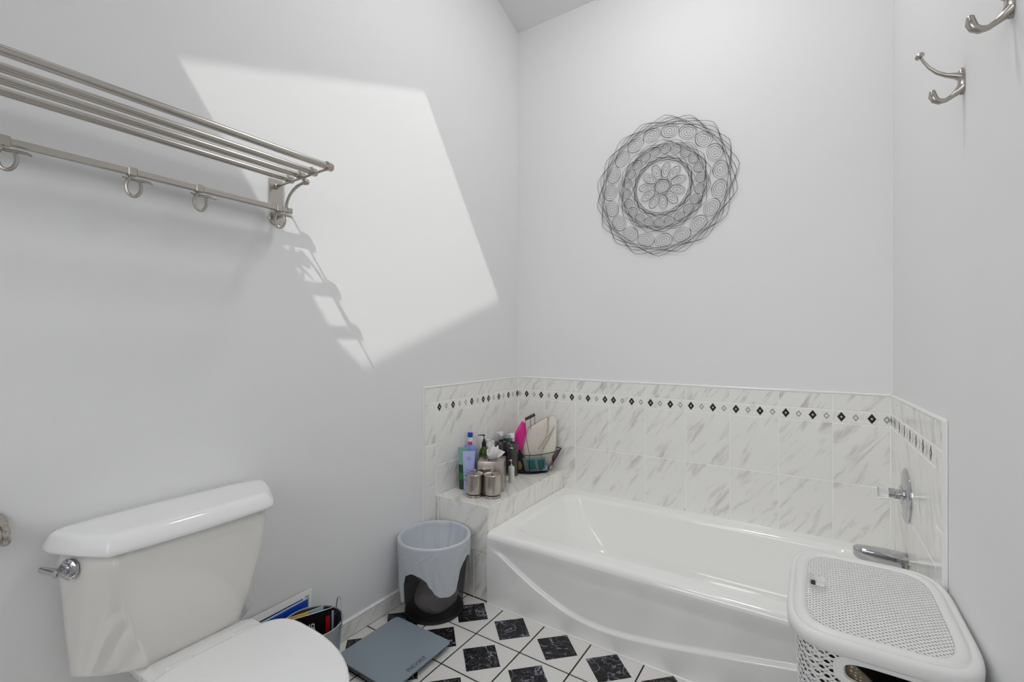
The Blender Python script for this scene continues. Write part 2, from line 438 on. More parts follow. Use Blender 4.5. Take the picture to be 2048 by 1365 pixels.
# right wall
fr = wall_frame('right')
YER = -.872
ys = [YL - .02, -.560, -.354, -.147, -.009]
grout_panel(fr, YER + .003, -.006, .003, ZT, wr)
rc = list(zip(ys, ys[1:]))
for a, b in rc:
    quadtile(fr, a, b, ZS1, ZT, MARB2, 'tile', wr)
    quadtile(fr, a, b, ZR1, ZS2, MARB, 'tile', wr)
    quadtile(fr, a, b, .318, ZR1, MARB, 'tile', wr)
band(fr, rc, wr, [-.728, -.625, -.522, -.418, -.315, -.212, -.109, -.022], [-.677, -.573, -.47, -.367, -.264, -.16, -.066])
for z0_, z1_ in ((ZS1, ZT), (.689, ZS1), (.481, .689), (.275, .481), (.072, .275), (.003, .072)):
    quadtile(fr, YER + .004, YL - .02, z0_, z1_, MARB2 if z0_ == ZS1 else MARB, 'tile', wr)
# white bull-nosed edge running over the top and down both ends of the tiling
def edge_bar(fr, s0, z0_, s1, z1_, parent, name):
    p0, p1 = Vector(fr(s0, z0_, 0)), Vector(fr(s1, z1_, 0)); nrm = (Vector(fr(s0, z0_, .01)) - p0).normalized()
    d = (p1 - p0).normalized(); o = d.cross(nrm)
    rings = []
    for p in (p0, p1):
        rings.append([p + nrm * (.0005 + .0105 * sin(a)) + o * (.0065 * cos(a)) for a in [pi * i / 6 for i in range(7)]])
    return struct(MB().ringloft(rings).build(name, TRIMW, smooth=50))
n_ = 0
for side, s0, z0_, s1, z1_ in (('back', .008, ZT + .004, WR - .008, ZT + .004), ('left', YE, ZT + .004, -.008, ZT + .004), ('left', YE, .003, YE, ZT + .004),
                               ('right', YER, ZT + .004, -.06, ZT + .004), ('right', -.06, ZT + .004, -.008, ZT + .004), ('right', YER, .003, YER, ZT + .004)):
    n_ += 1; edge_bar(wall_frame(side), s0, z0_, s1, z1_, None, 'trim_%d' % n_)
# baseboard of marbled tile along the left wall
fr = wall_frame('left')
q = lambda d: [fr(YF, 0, d), fr(YE - .003, 0, d), fr(YE - .003, .064, d), fr(YF, .064, d)]
bb = struct(MB().ringloft([q(.0005), q(.006)]).build('baseboard_left', GROUT, smooth=0))
js = [YE - .004, -1.062, -1.273, -1.484, -1.695, -1.906, -2.117, -2.328, -2.539, -2.75, -2.961, -3.172, YF + .003]
for a, b in zip(js[1:], js): quadtile(fr, a, b, .002, .0635, MARB, 'tile', bb, .005, .0095)
rings = [[fr(y, .069 + .006 * cos(a), .0005 + .011 * sin(a)) for a in [pi * i / 6 for i in range(7)]] for y in (YF, YE - .007)]
MB().ringloft(rings).build('cap_bead', TRIMW, bb, smooth=50)

# ---------------------------------------------------------------- tiled ledge at the end of the tub
LW, LY, LH = .326, YL, .434
lg = thing('tiled_ledge', 'built-in ledge of marbled tile between the left wall and the bathtub, toiletries on top', 'ledge', (.163, -.38, 0))
MB().box((.010, LY + .006, 0.0), (LW - .006, -.009, LH - .006)).build('core', GROUT, lg, smooth=0)
ffr = lambda s, z, d: (s, LY + .008 - d, z)
for a, b, z0_, z1_ in ((.010, .031, .22, LH - .004), (.031, LW - .003, .22, LH - .004), (.010, .247, .003, .22), (.247, LW - .003, .003, .22)):
    quadtile(ffr, a, b, z0_, z1_, MARB3, 'tile', lg, .002, .008)
sfr = lambda s, z, d: (LW - .008 + d, s, z)
for a, b in zip([LY + .003, -.552, -.341, -.144, ], [-.552, -.341, -.144, -.009]):
    quadtile(sfr, a, b, .318, LH - .004, MARB3, 'tile', lg, .002, .008)
tfr = lambda s, z, d: (s, z, LH - .006 + d)
for a, b in ((.009, .112), (.112, LW + .002)):
    for ya, yb in ((LY - .002, -.512), (-.512, -.258), (-.258, -.009)):
        quadtile(tfr, a, b, ya, yb, MARB3, 'tile', lg, .001, .006)
MB().tube([(.247, LY - .004, .001), (.247, LY - .004, .22)], .0012, 6).build('caulk_line', GROUT, lg)
MB().tube([(LW + .001, LY - .001, .002), (LW + .001, LY - .001, .315)], .004, 8).build('corner_bead', TRIMW, lg)

# ---------------------------------------------------------------- bathtub
TX0, TX1, TY0, TY1, TZ = LW + .0025, WR - .0105, -.7775, -.0095, .325
tub = thing('bathtub', 'white enamelled built-in bathtub with a curved relief line across its apron', 'bathtub', ((TX0 + TX1) / 2, -.39, 0))
t = MB(); NC = 10
def outer(z, inset): return rrect(TX0 + inset, TY0 + inset, TX1 - inset, TY1 - inset, .012, z, NC)
def ring(x0, y0, x1, y1, r, z): return rrect(x0, y0, x1, y1, r, z, NC)
rings = []
# outer edge: the front lip rolls over into the apron
def lipring(dy, dz):
    pts = outer(TZ, 0); out = []
    for x, y, z in pts:
        if y < TY0 + .02: out.append((x, TY0 + dy, TZ + dz))
        else: out.append((x, y, TZ - .014 if dz < -.004 else TZ + min(0, dz)))
    return out
R_ = .026
for a in (90, 70, 50, 30, 15, 0): rings.append(lipring(R_ * (1 - sin(radians(a))) if a < 90 else 0, -R_ * (1 - cos(radians(90 - a))) if False else -R_ * (1 - sin(radians(90 - a)))))
deck = [(.366, -.712, 1.788, -.056, .085, TZ)]
for i in range(9):
    q_ = radians(10 * i); i_, d_ = .024 * sin(q_), .024 * (1 - cos(q_))
    deck.append((.384 + i_, -.697 + i_, 1.770 - i_, -.072 - i_, .095, TZ - d_))
deck += [(.430, -.664, 1.740, -.100, .105, TZ - .07), (.475, -.652, 1.732, -.110, .11, TZ - .16), (.530, -.640, 1.722, -.122, .115, TZ - .235), (.575, -.625, 1.708, -.138, .12, TZ - .268),
        (.630, -.600, 1.68, -.165, .12, TZ - .283), (.80, -.50, 1.55, -.26, .09, TZ - .288)]
for d in deck: rings.append(ring(*d))
t.ringloft(rings, cap0=False, cap1=True).build('basin', TUBM, tub, smooth=60)
# apron with its swooping relief line (the lower field stands proud)
ap = MB(); NXA, NZA = 260, 150
line = [(TX0, .270), (.36, .262), (.425, .225), (.567, .150), (.70, .097), (.80, .074), (.90, .070), (1.0, .078), (1.143, .099), (1.325, .132), (1.52, .168), (1.70, .205), (TX1, .235)]
vs = []
zt = TZ - R_
for j in range(NZA + 1):
    z = zt * j / NZA
    for i in range(NXA + 1):
        x = TX0 + (TX1 - TX0) * i / NXA
        zl = sum(lin(line, x + o) for o in (-.06, -.03, 0, .03, .06)) / 5
        s_ = smoothstep((z - zl + .010) / .020)                       # 0 below the line, 1 above
        fade = smoothstep((x - TX0) / .10)
        y = TY0 + .013 * s_ * fade * (1 - smoothstep((z - zt + .07) / .07))
        if z < .012: y += 0.0
        vs.append((x, y, z))
fs = [(j * (NXA + 1) + i, j * (NXA + 1) + i + 1, (j + 1) * (NXA + 1) + i + 1, (j + 1) * (NXA + 1) + i) for j in range(NZA) for i in range(NXA)]
o0 = len(vs)
vs += [(TX0, TY0 + .05, 0), (TX1, TY0 + .05, 0), (TX1, TY0 + .05, zt), (TX0, TY0 + .05, zt)]
ap.add(vs, fs); ap.build('apron', TUBM, tub, smooth=60)
MB().tube([(TX0, TY0 - .001, .0015), (TX1 - .0, TY0 - .001, .0015)], .004, 6).build('caulk', TRIMW, tub)
MB().tube([(TX0 + .001, TY0 + .02, TZ), (TX0 + .001, TY1, TZ), (TX1, TY1 + .001, TZ), (TX1, TY0 + .03, TZ)], .0035, 6).build('caulk', TRIMW, tub)
MB().lathe([(.0, .0), (.028, 0), (.03, .002), (.026, .004), (0, .004)], (1.55, -.38, TZ - .2875), n=24, cap0=False, cap1=False).build('drain', CHROME, tub)

# ---------------------------------------------------------------- tub spout and shower valve on the right wall
xw = xr(-.37) - TH
sp = thing('tub_spout', 'chrome wedge-shaped tub spout on the right wall behind the hamper', 'spout', (xw, -.37, .40))
def sec(x, zt_, zb_, w):
    P_ = rrect(-w, zb_, w, zt_, min(.009, (zt_ - zb_) * .3, w * .5), 0, 5)
    return [(x, -.37 + p[0], p[1] + (.004 if p[1] > (zt_ + zb_) / 2 else 0) * (1 - (p[0] / w) ** 2)) for p in P_]
MB().ringloft([sec(xw - .001, .446, .392, .033), sec(xw - .04, .448, .392, .032), sec(xw - .09, .449, .396, .029), sec(xw - .125, .448, .402, .0255), sec(xw - .142, .446, .408, .021), sec(xw - .150, .443, .414, .015), sec(xw - .153, .439, .419, .009)]).build('body', CHROME, sp, smooth=50)
MB().lathe([(.036, 0), (.036, .006), (.033, .009)], (xw + .0005, -.37, .417), (-1, 0, 0), n=28).build('flange', NICKD, sp)
va = thing('shower_valve', 'round chrome shower valve plate with a clear acrylic knob on the tiled right wall', 'valve', (xr(-.36) - TH, -.36, .655))
vc = (xr(-.36) - TH + .001, -.36, .655)
MB().lathe([(.0, 0), (.094, 0), (.094, .004), (.088, .009), (.060, .013), (.034, .016), (.030, .020), (.0, .020)], vc, (-1, 0, 0), n=48, cap0=False, cap1=False).build('plate', CHROME, va)
MB().lathe([(.017, .018), (.017, .032), (.012, .036), (.012, .052)], vc, (-1, 0, 0), n=24).build('stem', CHROME, va)
kn = []
for r, h in ((.015, .030), (.017, .034), (.018, .044), (.019, .056), (.023, .066), (.026, .073), (.025, .079), (.014, .082)):
    kn.append([(vc[0] - h, vc[1] + r * cos(a) * (1 + .06 * cos(6 * a)), vc[2] + r * sin(a) * (1 + .06 * cos(6 * a))) for a in [2 * pi * i / 48 for i in range(48)]])
MB().ringloft(kn).build('knob', CLEAR, va, smooth=50, label='clear fluted acrylic knob')
MB().cyl((vc[0] - .005, vc[1] + .0, vc[2] - .07), (vc[0] - .0125, vc[1], vc[2] - .07), .005, n=12).build('screw', CHROME, va)

# ---------------------------------------------------------------- toilet
AX = -1.903
toi = thing('toilet', 'white two-piece toilet with a chrome flush lever and closed seat lid', 'toilet', (.30, AX, 0))
def tank_ring(z, xb, xf, wb, wf, bulge=.012, r=.02, n=7):
    """plan of the tank: straight back, swept ends, shallow bowed front"""
    P = []
    key = [(xb, -wb)] + [(xb + (xf - xb) * t, -wb + (wb - wf) * (t ** 1.7)) for t in (.2, .4, .6, .78, .9, .97)]
    left = [(x, AX + y, z) for x, y in key]
    front = [(xf + bulge * (1 - (2 * i / n - 1) ** 2), AX - wf + 2 * wf * i / n, z) for i in range(n + 1)]
    right = [(x, AX - y, z) for x, y in reversed(key)]
    return left + front + right
rings = []
for z, k in ((.372, .90), (.378, .96), (.388, .985), (.40, 1.0)):
    rings.append(tank_ring(z, .028, .028 + (.196 - .028) * k, .233 * (.96 + .04 * k), .105 * k, .006))
for z, wb, wf, xf in ((.43, .235, .116, .200), (.47, .238, .130, .203), (.52, .241, .147, .205), (.57, .243, .160, .206), (.62, .248, .171, .206), (.66, .252, .178, .205), (.703, .255, .182, .203)):
    rings.append(tank_ring(z, .022, xf, wb, wf, .008))
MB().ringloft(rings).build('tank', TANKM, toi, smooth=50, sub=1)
rings = []
for z, e in ((.696, .004), (.694, .010), (.697, .016), (.703, .0185), (.712, .0175), (.728, .009), (.736, .003), (.740, -.004), (.7415, -.014)):
    rings.append(tank_ring(z, max(.006, .014 - e * .4), .202 + e, .258 + e, .182 + e * .6, .008))
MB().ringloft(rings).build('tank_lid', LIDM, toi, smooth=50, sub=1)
# lever on the swept left end
P0 = Vector((.112, AX - .238, .660)); nd = Vector((.42, -.90, .05)).normalized(); td = Vector((-.80, -.58, .0)).normalized()
lev = MB().lathe([(.0, -.006), (.0235, -.006), (.024, .001), (.020, .004), (.017, .005), (.017, .009), (.012, .010), (.012, .015), (0, .015)], P0, nd, n=28, cap0=False, cap1=False).build('lever_hub', CHROME, toi)
la = P0 + nd * .021 + Vector((.004, .002, 0)); lb = Vector((.080, -2.180, .667))
MB().tube([P0 + nd * .012, P0 + nd * .027], [.0098, .0098], 20).build('lever_boss', CHROME, toi)
MB().tube([la, la.lerp(lb, .3), la.lerp(lb, .7), lb], [.0085, .0085, .0078, .0070], 14, flat=1.0).build('lever', CHROME, toi)
# bowl, seat and lid
def oval(xc, z, back, wid, front, n=44, sq=2.2):
    pts = []
    for i in range(n):
        a = 2 * pi * i / n; c_, s_ = cos(a), sin(a)
        ex = 2 / sq
        X = (abs(c_) ** (1 if c_ > 0 else ex * .75)) * (1 if c_ > 0 else -1); Y = (abs(s_) ** (1 if c_ > 0 else ex * .75)) * (1 if s_ > 0 else -1)
        pts.append((xc + (front if c_ > 0 else back) * X, AX + wid * Y, z))
    return pts
b = MB()
rg = [oval(.42, 0.0, .20, .105, .20), oval(.42, .03, .20, .103, .19), oval(.42, .10, .19, .090, .15), oval(.43, .18, .19, .090, .16), oval(.44, .26, .21, .125, .22), oval(.45, .33, .24, .160, .265), oval(.45, .37, .25, .172, .283), oval(.45, .388, .25, .174, .285), oval(.45, .392, .24, .168, .278)]
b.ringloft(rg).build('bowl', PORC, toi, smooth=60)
MB().ringloft([rrect(.08, AX - .10, .36, AX + .10, .03, z) for z in (.25, .33)] + [rrect(.055, AX - .125, .36, AX + .125, .03, z) for z in (.355, .376)] + [rrect(.075, AX - .118, .34, AX + .118, .025, .378)]).build('deck', PORC, toi, smooth=50)
MB().ringloft([rrect(.205, AX - .135, .36, AX + .135, .03, z) for z in (.36, .394)] + [rrect(.212, AX - .128, .355, AX + .128, .025, .399)]).build('deck', PORC, toi, smooth=50)
def seat(z0_, z1_, gr, name, mat):
    rg = [oval(.455, z0_, .155 + gr - .004, .174 + gr - .004, .290 + gr - .004, sq=3.2), oval(.455, z0_ + .003, .155 + gr, .174 + gr, .290 + gr, sq=3.2), oval(.455, z1_ - .006, .155 + gr, .174 + gr, .290 + gr, sq=3.2),
          oval(.455, z1_ - .002, .152 + gr, .171 + gr, .287 + gr, sq=3.2), oval(.455, z1_, .146 + gr, .164 + gr, .280 + gr, sq=3.2)]
    return MB().ringloft(rg).build(name, mat, toi, smooth=60)
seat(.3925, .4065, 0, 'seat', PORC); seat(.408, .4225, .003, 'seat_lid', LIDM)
for sy in (-.075, .075):
    MB().ringloft([rrect(.272, AX + sy - .03, .318, AX + sy + .03, .008, z) for z in (.396, .410)] + [rrect(.276, AX + sy - .026, .314, AX + sy + .026, .007, .414)]).build('hinge', LIDM, toi, smooth=50)
for yy in (-.10, .10):
    MB().cyl((.075, AX + yy, .315), (.075, AX + yy, .374), .007, n=12).lathe([(.014, .345), (.014, .356)], (.075, AX + yy, 0), n=6).build('tank_bolt', BRASS, toi)

# ---------------------------------------------------------------- small post on the left wall beside the toilet
tp = thing('towel_post', 'brushed nickel post with round rosette on the left wall, cut by the photo edge', 'holder', (.0, -2.262, .755))
pc = Vector((.0, -2.256, .772))
MB().lathe([(0, .0003), (.036, .0003), (.036, .008), (.031, .012), (.020, .016), (.017, .022), (.017, .052), (0, .052)], pc, (1, 0, 0), n=36, cap0=False, cap1=False).build('rosette', NICKD, tp)
q0 = pc + Vector((.050, -.004, -.014))
MB().lathe([(.0, -.075), (.0215, -.075), (.0215, .014), (.018, .016), (.018, .020), (.0225, .021), (.024, .025), (.024, .030), (.021, .034), (0, .034)], q0, (0, 1, 0), n=32, cap0=False, cap1=False).build('roller', NICKD, tp)

# ---------------------------------------------------------------- towel rack high on the left wall
YB = -1.577; YR0 = -2.62
rk = thing('towel_rack', 'brushed nickel rack of four rods over a hook rail, high on left wall', 'towel rack', (0, -2.05, 1.70))
ZR = 1.750
bars = [(.289, .0102), (.206, .0098), (.141, .0096), (.074, .0092)]
for x, r in bars:
    MB().cyl((x, YR0, ZR), (x, YB + .004, ZR), r, n=20).build('rod', NICK, rk)
    MB().lathe([(r + .001, -.002), (r + .003, 0), (r + .003, .016), (r + .001, .020), (0, .020)], (x, YB, ZR), (0, 1, 0), n=20, cap1=False).build('rod_cap', NICKD, rk)
MB().box((.0508, YR0, ZR - .1113), (.0662, YB + .006, ZR - .0957)).build('hook_rail', NICK, rk, bevel=.0015, bseg=1)
MB().box((.0485, YB + .004, ZR - .1135), (.0685, YB + .023, ZR - .0935)).build('rail_cap', NICKD, rk, bevel=.003)
for yb in (YB, YR0 + .02):
    pl_ = [(.0004, yb + .0245 * cos(a), ZR - .125 + .0245 * sin(a)) for a in [pi + pi * i / 12 for i in range(13)]] + [(.0004, yb + .0245, ZR + .012), (.0004, yb - .0245, ZR + .012)]
    MB().prism(pl_, (.006, 0, 0)).build('back_plate', NICK, rk, bevel=.0015, bseg=1)
    MB().cyl((.005, yb, ZR - .013), (.296, yb, ZR - .010), .0042, n=12).build('cross_arm', NICKD, rk)
    MB().lathe([(.010, 0), (.010, .006), (.006, .009), (.006, .02)], (.006, yb, ZR - .013), (1, 0, 0), n=16).build('boss', NICKD, rk)
    MB().lathe([(.0, 0), (.0085, 0), (.0095, .006), (.0055, .010), (.0050, .05), (0, .05)], (.006, yb, ZR - .12), (1, 0, 0), n=16, cap0=False, cap1=False).build('boss', NICKD, rk)
    cur = [(.062 + .108 * (1 - cos(a)) , yb + .003, ZR - .094 + .066 * sin(a)) for a in [radians(90) * i / 12 for i in range(13)]]
    cur = [(.0625, yb + .003, ZR - .098)] + cur
    MB().tube(cur, [.0046] * 8 + [.0052] * 6, 10).build('curved_arm', NICKD, rk)
    MB().lathe([(0, 0), (.007, 0), (.009, .006), (.009, .017), (.005, .021), (0, .021)], (.163, yb + .003, ZR - .0285), (1, .12, 0), n=16, cap0=False, cap1=False).build('arm_knob', NICKD, rk)
    MB().cyl((.166, yb, ZR - .026), (.166, yb, ZR - .012), .0035, n=10).build('strut', NICKD, rk)
    for x, r in bars:
        MB().tube([(x + (r + .0015) * cos(a), yb - .0, ZR + (r + .0015) * sin(a)) for a in [2 * pi * i / 16 for i in range(16)]], .004, 8, closed=True).build('clip', NICKD, rk)
zr = ZR - .1035
for i, yh in enumerate((-2.235, -2.003, -1.843, -1.600)):
    hk = MB().box((.0475, yh - .010, zr - .011), (.0695, yh + .010, zr + .011)).build('rail_hook', NICKD, rk, bevel=.002, bseg=1)
    hd = Vector((.38, .925, 0)); o_ = Vector((.0585, yh, zr))
    rp = [o_ + hd * (.004 + .0155 * cos(a)) + Vector((0, 0, -.038 + .0255 * sin(a))) for a in [radians(120 + 290 * i / 24) for i in range(25)]]
    MB().tube([o_ + hd * -.003 + Vector((0, 0, -.008))] + rp, [.0036] + [.0042] * 23 + [.0036, .003], 10).build('ring', NICKD, hk)
    pp_ = [(-.020, -.0150), (-.010, -.0185), (.006, -.0200), (.022, -.0200), (.036, -.0215), (.044, -.0250)]
    MB().tube([o_ + hd * a + Vector((0, 0, z)) for a, z in pp_], [.0020, .0030, .0038, .0040, .0036, .0026], 10).build('prong', NICKD, hk)

# ---------------------------------------------------------------- robe hooks on the right wall
def robe_hook(yh, zc, label):
    bx = xr(yh); h = thing('robe_hook', label, 'hook', (bx, yh, zc), 'satin nickel robe hooks')
    pts = [(bx - .0003, yh + .0105 * cos(a) * (1 - .35 * max(0, -sin(a))), zc + .031 * sin(a) * 1.0) for a in [2 * pi * i / 28 for i in range(28)]]
    r2 = [(bx - .006, p[1], p[2]) for p in pts]; r3 = [(bx - .010, yh + (p[1] - yh) * .7, zc + (p[2] - zc) * .8) for p in pts]
    MB().ringloft([pts, r2, r3]).build('base', NICKD, h, smooth=50)
    up = [(0.003, .010), (.014, .016), (.030, .022), (.046, .033), (.060, .049), (.071, .068), (.077, .083)]
    MB().tube([(bx - a, yh, zc + z) for a, z in up], [.012, .0085, .006, .005, .0042, .0036, .0034], 14, up=(0, 1, 0), flat=.8).build('prong', NICKD, h, smooth=60)
    tipd = Vector((-.55, 0, .83)).normalized(); tip = Vector((bx - .077, yh, zc + .082))
    MB().lathe([(0, -.0035), (.0085, -.0035), (.0095, -.001), (.0095, .003), (.0075, .0055), (0, .006)], tip, tipd, n=24, cap0=False, cap1=False).build('knob', NICKD, h)
    lo = [(.002, -.014), (.010, -.021), (.020, -.0295), (.031, -.036), (.042, -.036), (.050, -.030), (.054, -.020), (.0545, -.012)]
    MB().tube([(bx - a, yh, zc + z) for a, z in lo], [.012, .0085, .0055, .0052, .0066, .0078, .0082, .0064], 14, up=(0, 1, 0), flat=1.0).sphere((bx - .0545, yh, zc - .0115), .0066, 14).build('prong', NICKD, h, smooth=60)
robe_hook(-1.016, 1.797, 'satin nickel double robe hook lower in the photo, seen whole on the right wall')
robe_hook(-1.314, 1.797, 'satin nickel robe hook at the top photo edge, only its lower prong in view')

# ---------------------------------------------------------------- wire mandala on the back wall
MC = Vector((.905, -.008, 2.012)); MR = .378
ma = thing('wire_mandala', 'round black wire mandala wall art of spirals and interlaced rings', 'wall art', MC)
def wire(pts, r=.001, closed=False, name='wire_ring', parent=ma, depth=0):
    return MB().tube([(MC.x + x, MC.y - depth, MC.z + z) for x, z in pts], r, 5, closed=closed).build(name, WIREB, parent, smooth=80)
def poly_ring(R0, n, rot, soft=.10, per=9, wob=0):
    P = [(R0 * (1 + wob * sin(3 * i + rot * 9)) * cos(rot + 2 * pi * i / n), R0 * (1 + wob * sin(3 * i + rot * 9)) * sin(rot + 2 * pi * i / n)) for i in range(n)]
    out = []
    for i in range(n):
        p, q, r = Vector(P[i - 1]), Vector(P[i]), Vector(P[(i + 1) % n])
        a, b_ = q.lerp(p, soft), q.lerp(r, soft)
        for t in (0, .5, 1): out.append(tuple((a * (1 - t) ** 2 + q * 2 * t * (1 - t) + b_ * t * t)))
        nx = r.lerp(q, soft)
        for t in (.25, .5, .75):
            m_ = b_.lerp(nx, t); out.append(tuple(m_ * (1 + .006 * sin(pi * t))))
    return out
k = 0
for R0, n, cnt, ph in ((1.0, 6, 3, .13), (.965, 6, 3, .05), (.66, 6, 3, .2), (.635, 6, 2, .4), (.445, 6, 3, .1), (.415, 6, 3, .3)):
    for i in range(cnt):
        wire(poly_ring(MR * R0, n, ph + 2 * pi * i / (n * cnt), wob=.008), closed=True, depth=(k % 3) * .0009); k += 1
def spiral_mesh(rx, rz, turns, rot, name, drop=0):
    pts = []; n = int(turns * 18)
    for i in range(n + 1):
        t = i / n; a = rot + 2 * pi * turns * t; r = .06 + .94 * min(1, t * turns / (turns - .9)) ** .9
        pts.append((r * rx * cos(a), r * rz * sin(a) - drop * (1 - t)))
    return MB().tube([(x, 0, z) for x, z in pts], .0008, 5).build(name, WIREB, None, smooth=80)
def place(o, par, x, z, ang):
    o.parent = par; o.location = (x, -.0005, z); o.rotation_euler = (0, -ang, 0)
def ringof(n, R0, rx, rz, turns, name, ph):
    me = [spiral_mesh(rx, rz, turns, s, name) for s in (pi / 2, 0)]
    for i in range(n):
        a = ph + 2 * pi * i / n
        if i < 2: o = me[i]
        else: o = me[i % 2].copy(); COL.objects.link(o)
        place(o, ma, R0 * cos(a), R0 * sin(a), a)
ringof(19, MR * .757, MR * .100, MR * .123, 4.3, 'large_spiral', .11)
ringof(22, MR * .508, MR * .066, MR * .071, 3.8, 'small_spiral', .05)
ringof(11, MR * .225, MR * .106, MR * .062, 3.2, 'petal_spiral', .2)
place(spiral_mesh(MR * .10, MR * .10, 4.5, 0, 'centre_spiral'), ma, 0, 0, 0)
for r0, n in ((.115, 40), (.105, 7)):
    wire([(MR * r0 * (1 + .06 * cos(5 * a)) * cos(a), MR * r0 * (1 + .06 * cos(5 * a)) * sin(a)) for a in [2 * pi * i / n for i in range(n)]], closed=True)
for a in (.9, 3.1, 5.2):
    MB().cyl((MC.x + MR * .88 * cos(a), MC.y, MC.z + MR * .88 * sin(a)), (MC.x + MR * .88 * cos(a), 0, MC.z + MR * .88 * sin(a)), .001, n=6).build('standoff', WIREB, ma)

# ---------------------------------------------------------------- laundry hamper
hx0, hx1, hy0, hy1, HZ = 1.521, 1.862, -1.302, -.820, .576
hc = ((hx0 + hx1) / 2, (hy0 + hy1) / 2)
ham = thing('laundry_hamper', 'white woven plastic laundry hamper with lid, in front of the tub by the right wall', 'hamper', (hc[0], hc[1], 0))
def hplan(z, ins=0, n=88, sk=1.0):
    """bowed rectangle: squarish super-ellipse"""
    out = []
    ax, ay = (hx1 - hx0) / 2 - ins, (hy1 - hy0) / 2 - ins
    for i in range(n):
        a = 2 * pi * i / n; c_, s_ = cos(a), sin(a); e = 2 / 5.0
        out.append((hc[0] + ax * abs(c_) ** e * (1 if c_ > 0 else -1) * sk, hc[1] + ay * abs(s_) ** e * (1 if s_ > 0 else -1) * sk, z))
    return out
# lid: skirt, rolled shoulder, groove, slightly domed panel
lm, lnt, lbd = newmat('hamper_lid_plastic'); lbd.inputs['Base Color'].default_value = (.80, .80, .79, 1); lbd.inputs['Roughness'].default_value = .36
tc = N(lnt, 'ShaderNodeTexCoord'); spx = N(lnt, 'ShaderNodeSeparateXYZ'); lnt.links.new(tc.outputs['Object'], spx.inputs[0])
kx, ky = 2 * pi / .0125, 2 * pi / .0120
sa = math_(lnt, 'SINE', math_(lnt, 'MULTIPLY', spx.outputs[0], kx)); sb = math_(lnt, 'SINE', math_(lnt, 'MULTIPLY', spx.outputs[1], ky))
hgt = math_(lnt, 'MULTIPLY', sa, sb)
hgt = math_(lnt, 'MAXIMUM', math_(lnt, 'SUBTRACT', hgt, .35), 0)
lbp = N(lnt, 'ShaderNodeBump'); lbp.inputs['Strength'].default_value = 1.0; lbp.inputs['Distance'].default_value = .009; lbp.invert = True
lnt.links.new(hgt, lbp.inputs['Height']); lnt.links.new(lbp.outputs[0], lbd.inputs['Normal'])
rings = [hplan(HZ - .034, .010), hplan(HZ - .034, .004), hplan(HZ - .031, .001), hplan(HZ - .018, 0), hplan(HZ - .010, .001), hplan(HZ - .004, .005), hplan(HZ - .002, .011), hplan(HZ - .0025, .014), hplan(HZ - .0055, .016), hplan(HZ - .0055, .018), hplan(HZ - .001, .021), hplan(HZ + .001, .027), hplan(HZ + .001, .034), hplan(HZ - .0035, .040)]
lid = MB().ringloft(rings, cap0=False, cap1=False).build('lid', WHP, ham, smooth=60)
inner = hplan(HZ - .0035, .040)
pan = MB()
rings = [inner] + [[(hc[0] + (x - hc[0]) * s_, hc[1] + (y - hc[1]) * s_, HZ - .0035 + .0035 * (1 - s_ ** 2)) for x, y, _ in inner] for s_ in (.97, .9, .8, .65, .5, .3, .12)]
pan.ringloft(rings, cap0=False, cap1=True)
panel = pan.build('lid_panel', lm, ham, smooth=60)
# finger slot near the left edge of the lid
sxc, syc = 1.586, -1.035
cut = MB().ringloft([rrect(sxc - .019, syc - .030, sxc + .019, syc + .030, .010, z) for z in (HZ - .03, HZ + .02)]).build('cutter', lm)
panel.data.materials.append(lm)
md = panel.modifiers.new('s', 'SOLIDIFY'); md.thickness = .002; md.offset = -1
boolean(panel, cut)
slot = MB()
slot.ringloft([rrect(sxc - .0195, syc - .0305, sxc + .0195, syc + .0305, .010, HZ - .0024), rrect(sxc - .016, syc - .028, sxc + .016, syc + .028, .009, HZ - .010), rrect(sxc - .015, syc - .027, sxc + .014, syc + .026, .007, HZ - .020)], cap0=False, cap1=True)
slot.build('finger_recess', WHP, ham, smooth=50)
MB().box((sxc - .0150, syc - .025, HZ - .0198), (sxc - .006, syc + .025, HZ - .0150)).build('slot_shade', DARKIN, ham)  # dark block on the recess floor paints the shade of the slot
# basket rim, woven wall, frame around the hand hole
def hp(s, z, off=0):
    """point on the basket wall: s in 0..1 around, tapering downwards"""
    a = 2 * pi * s; c_, s_ = cos(a), sin(a); e = 2 / 5.0
    tp_ = .016 + .03 * (1 - z / HZ)
    ax, ay = (hx1 - hx0) / 2 - tp_ + off, (hy1 - hy0) / 2 - tp_ + off
    return Vector((hc[0] + ax * abs(c_) ** e * (1 if c_ > 0 else -1), hc[1] + ay * abs(s_) ** e * (1 if s_ > 0 else -1), z))
# arc-length table
NS = 720; tabs = [0]
for i in range(NS): tabs.append(tabs[-1] + (hp((i + 1) / NS, .5) - hp(i / NS, .5)).length)
PER = tabs[-1]
import bisect
def s_of(l):
    l %= PER; i = min(NS - 1, bisect.bisect_right(tabs, l) - 1); return (i + (l - tabs[i]) / (tabs[i + 1] - tabs[i])) / NS
lf = tabs[int(.75 * NS)]                      # middle of the face towards the camera
HXc = .020                                     # the hand hole sits a little right of the face's middle
def in_hole(l, z, gx=0, gz=0):
    d = (l - lf + PER / 2) % PER - PER / 2 - HXc
    a_, b_ = .082 + gx, .021 + gz; zc = .506
    dx = abs(d); dz = abs(z - zc)
    if dx > a_ or dz > b_: return False
    rr = .018
    if dx > a_ - rr and dz > b_ - rr: return (dx - a_ + rr) ** 2 + (dz - b_ + rr) ** 2 < rr * rr
    return True
PZ, PX = .0158, PER / round(PER / .0190)
NPER = round(PER / .0190); SEG = 8
vs, fs = [], []
